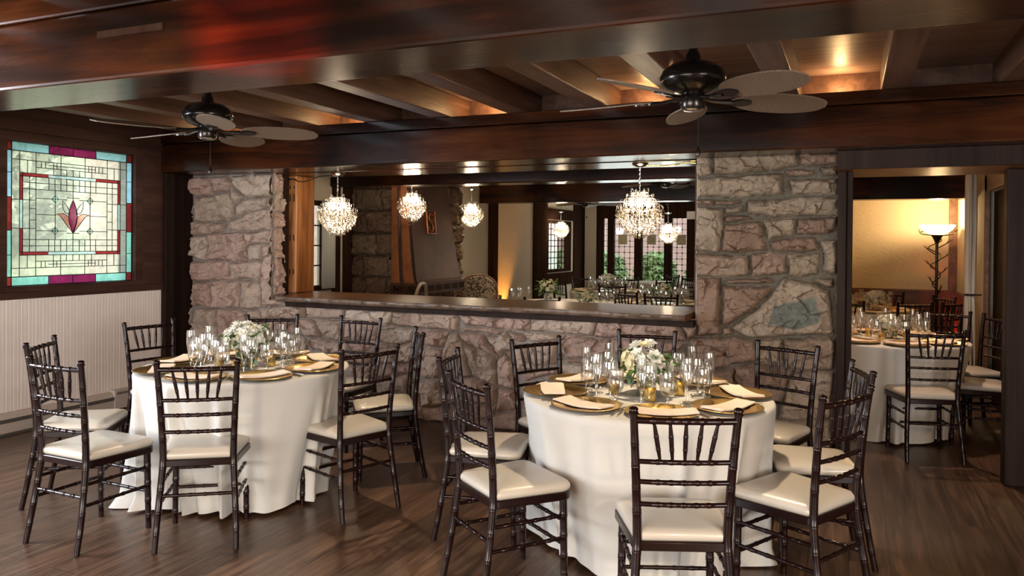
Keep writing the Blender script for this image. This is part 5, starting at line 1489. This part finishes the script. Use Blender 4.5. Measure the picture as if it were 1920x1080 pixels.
# little uplights standing on the floor
def uplight(loc, label, col):
    t = thing('uplight', loc, 0, label, 'light')
    q = MB(); q.lathe([(0,0),(.06,0),(.06,.10),(.055,.12),(.05,.12),(.05,.10),(0,.10)], 20); q.build('can', M['black'], t, 50)
    q = MB(); q.lathe([(0,.112),(.05,.112),(0,.113)], 20); q.build('lens', emit('lens_'+label[:5], col, 8), t, 0)
uplight((-5.45,12.3,0), 'amber uplight on the floor by the dark upright of the stucco wall', (1,.45,.08))
uplight((1.05,11.0,0), 'red uplight on the floor behind the lamp lit corner chairs', (1,.12,.06))

# ---------------------------------------------------------------- light
# hidden bay lights on top of the far beam, one in every second joist bay
for k in (-2,0,2,4,6,8):
    x = -.0875-.645*k
    t = thing('bay_light', (x,5.60,2.51), 0, 'small warm lamp on the far beam, %s' % {-2:'past the doorway',0:'above the broad pier',2:'behind the fan over the middle table',4:'in the middle of the ceiling',6:'above the first chandelier',8:'behind the fan by the window'}[k], 'light')
    q = MB(); q.box(-.03,.03,-.03,.03,0,.02); q.build('housing', M['black'], t, 0)
    q = MB(); q.box(-.02,.02,-.02,.02,.02,.026); q.build('lens', emit('bay_glow',(1,.66,.3),6), t, 0)
    lamp('bay_lamp', 'POINT', (x,5.61,2.56), 4.2, (1,.62,.27), .03)
for (x,y,z,s,l) in CHP:
    lamp('chandelier_lamp', 'POINT', (x,y,z-.36*s), 16 if y < 7 else 26, (1,.79,.54), .09)
lamp('floor_lamp_bulb', 'POINT', (.93,10.6,1.86), 48, (1,.68,.32), .07)
lamp('amber_uplight', 'SPOT', (-5.42,12.35,.13), 90, (1,.42,.07), .04, rot=(rad(180-4),rad(-7),0), spot_size=rad(65), spot_blend=.8)
lamp('red_uplight', 'SPOT', (1.02,10.95,.14), 40, (1,.10,.04), .04, rot=(rad(180+14),0,rad(40)), spot_size=rad(80), spot_blend=.8)
# rear, left and side fill added; the left one stands for an assumed window
lamp('rear_fill_area', 'AREA', (-2.6,-3.5,1.4), 330, (1,.965,.92), (4.6,1.7), rot=(rad(90),0,0))  # added soft fill, the wall behind it has no window
lamp('left_fill_area', 'AREA', (-5.95,1.35,1.65), 230, (.84,.91,1), (1.6,1.4), rot=(rad(90),0,rad(-90)))  # added cool fill for an assumed window, the wall here is solid
lamp('side_fill_area', 'AREA', (3.55,-.6,1.45), 230, (1,.95,.89), (2.6,1.5), rot=(rad(90),0,rad(90)))  # added to light the wainscot from the right, no window here
# fixtureless warm spots added as fill and an assumed red party uplight behind the camera
for x,e in ((1.9,330),(-1.2,170)): lamp('warm_fill_spot', 'SPOT', (x,-1.2,2.62), e, (1,.66,.38), .08, rot=(rad(32),0,rad(18)), spot_size=rad(130), spot_blend=.9)
for x,y,e in ((-.9,4.55,200),(-3.3,4.5,150)): lamp('table_fill_spot', 'SPOT', (x,y,2.67), e, (1,.78,.52), .05, rot=(rad(-18),0,0), spot_size=rad(64), spot_blend=.7)  # added to brighten the table tops, no fixture
lamp('parlor_fill_spot', 'SPOT', (.2,6.9,2.68), 120, (1,.70,.50), .06, rot=(0,0,0), spot_size=rad(150), spot_blend=.9)  # added to lift the dark doorway room, no fixture
lamp('leaded_door_daylight', 'AREA', (-4.2,16.68,1.2), 20, (.92,1,.95), (2.0,1.8), rot=(rad(-90),0,0))  # area light added inside the glass doors to boost their daylight
lamp('lounge_fill_spot', 'SPOT', (-3.4,9.4,2.68), 95, (1,.76,.5), .06, rot=(0,0,0), spot_size=rad(150), spot_blend=.9)  # added fill for the back room walls, no fixture
lamp('red_party_light', 'SPOT', (-1.4,.2,.3), 2600, (1,.06,.02), .05, spot_size=rad(15), spot_blend=.9)
d = bpy.data.objects['red_party_light']; d.rotation_euler = (Vector((-1.93,2.136,2.32))-d.location).to_track_quat('-Z','Y').to_euler()
# daylight inside the far windows
w = bpy.data.worlds.new('sky'); S.world = w; w.use_nodes = True
bg = w.node_tree.nodes['Background']; bg.inputs[0].default_value = (.78,.88,1,1); bg.inputs[1].default_value = 3.3
p = lamp('window_portal', 'AREA', (XL-.2,4.53,1.72), 1, (1,1,1), (1.25,1.25), rot=(rad(90),0,rad(-90))); p.data.cycles.is_portal = True
p = lamp('door_portal', 'AREA', (-4.2,FY+.12,1.1), 1, (1,1,1), (2.2,2.0), rot=(rad(-90),0,0)); p.data.cycles.is_portal = True
p = lamp('side_portal', 'AREA', (XB-.25,15.2,1.43), 1, (1,1,1), (1.4,1.1), rot=(rad(90),0,rad(-90))); p.data.cycles.is_portal = True
sun = lamp('sun', 'SUN', (0,0,9), 3.0, (1,.95,.86)); sun.data.angle = rad(2); sun.rotation_euler = Vector((-.55,.45,-.75)).to_track_quat('-Z','Y').to_euler()

# ---------------------------------------------------------------- camera
cam = bpy.data.cameras.new('camera'); co = link(bpy.data.objects.new('camera', cam)); S.camera = co
pitch, roll, yaw = -.0083531, .0084785, .413578
fw = Vector((-math.sin(yaw)*math.cos(pitch), math.cos(yaw)*math.cos(pitch), math.sin(pitch)))
rt = Vector((math.cos(yaw), math.sin(yaw), 0)); up = rt.cross(fw)
r2 = rt*math.cos(roll)+up*math.sin(roll); u2 = up*math.cos(roll)-rt*math.sin(roll)
R3 = Matrix((r2,u2,-fw)).transposed()
co.matrix_world = Matrix.Translation((0,0,1.54)) @ R3.to_4x4()
cam.sensor_width = 36; cam.lens = 1454.63/1920*36; cam.shift_y = -(540-463.45)/1920; cam.clip_start = .05

v = S.view_settings; v.view_transform = 'Standard'; v.look = 'None'; v.gamma = 1; v.use_curve_mapping = False; v.exposure = 0.2
c = S.cycles
c.use_denoising = True
c.max_bounces = 8; c.diffuse_bounces = 4; c.glossy_bounces = 4; c.transmission_bounces = 6; c.transparent_max_bounces = 24
c.sample_clamp_indirect = 6; c.sample_clamp_direct = 0; c.caustics_reflective = False; c.caustics_refractive = False
c.blur_glossy = .5
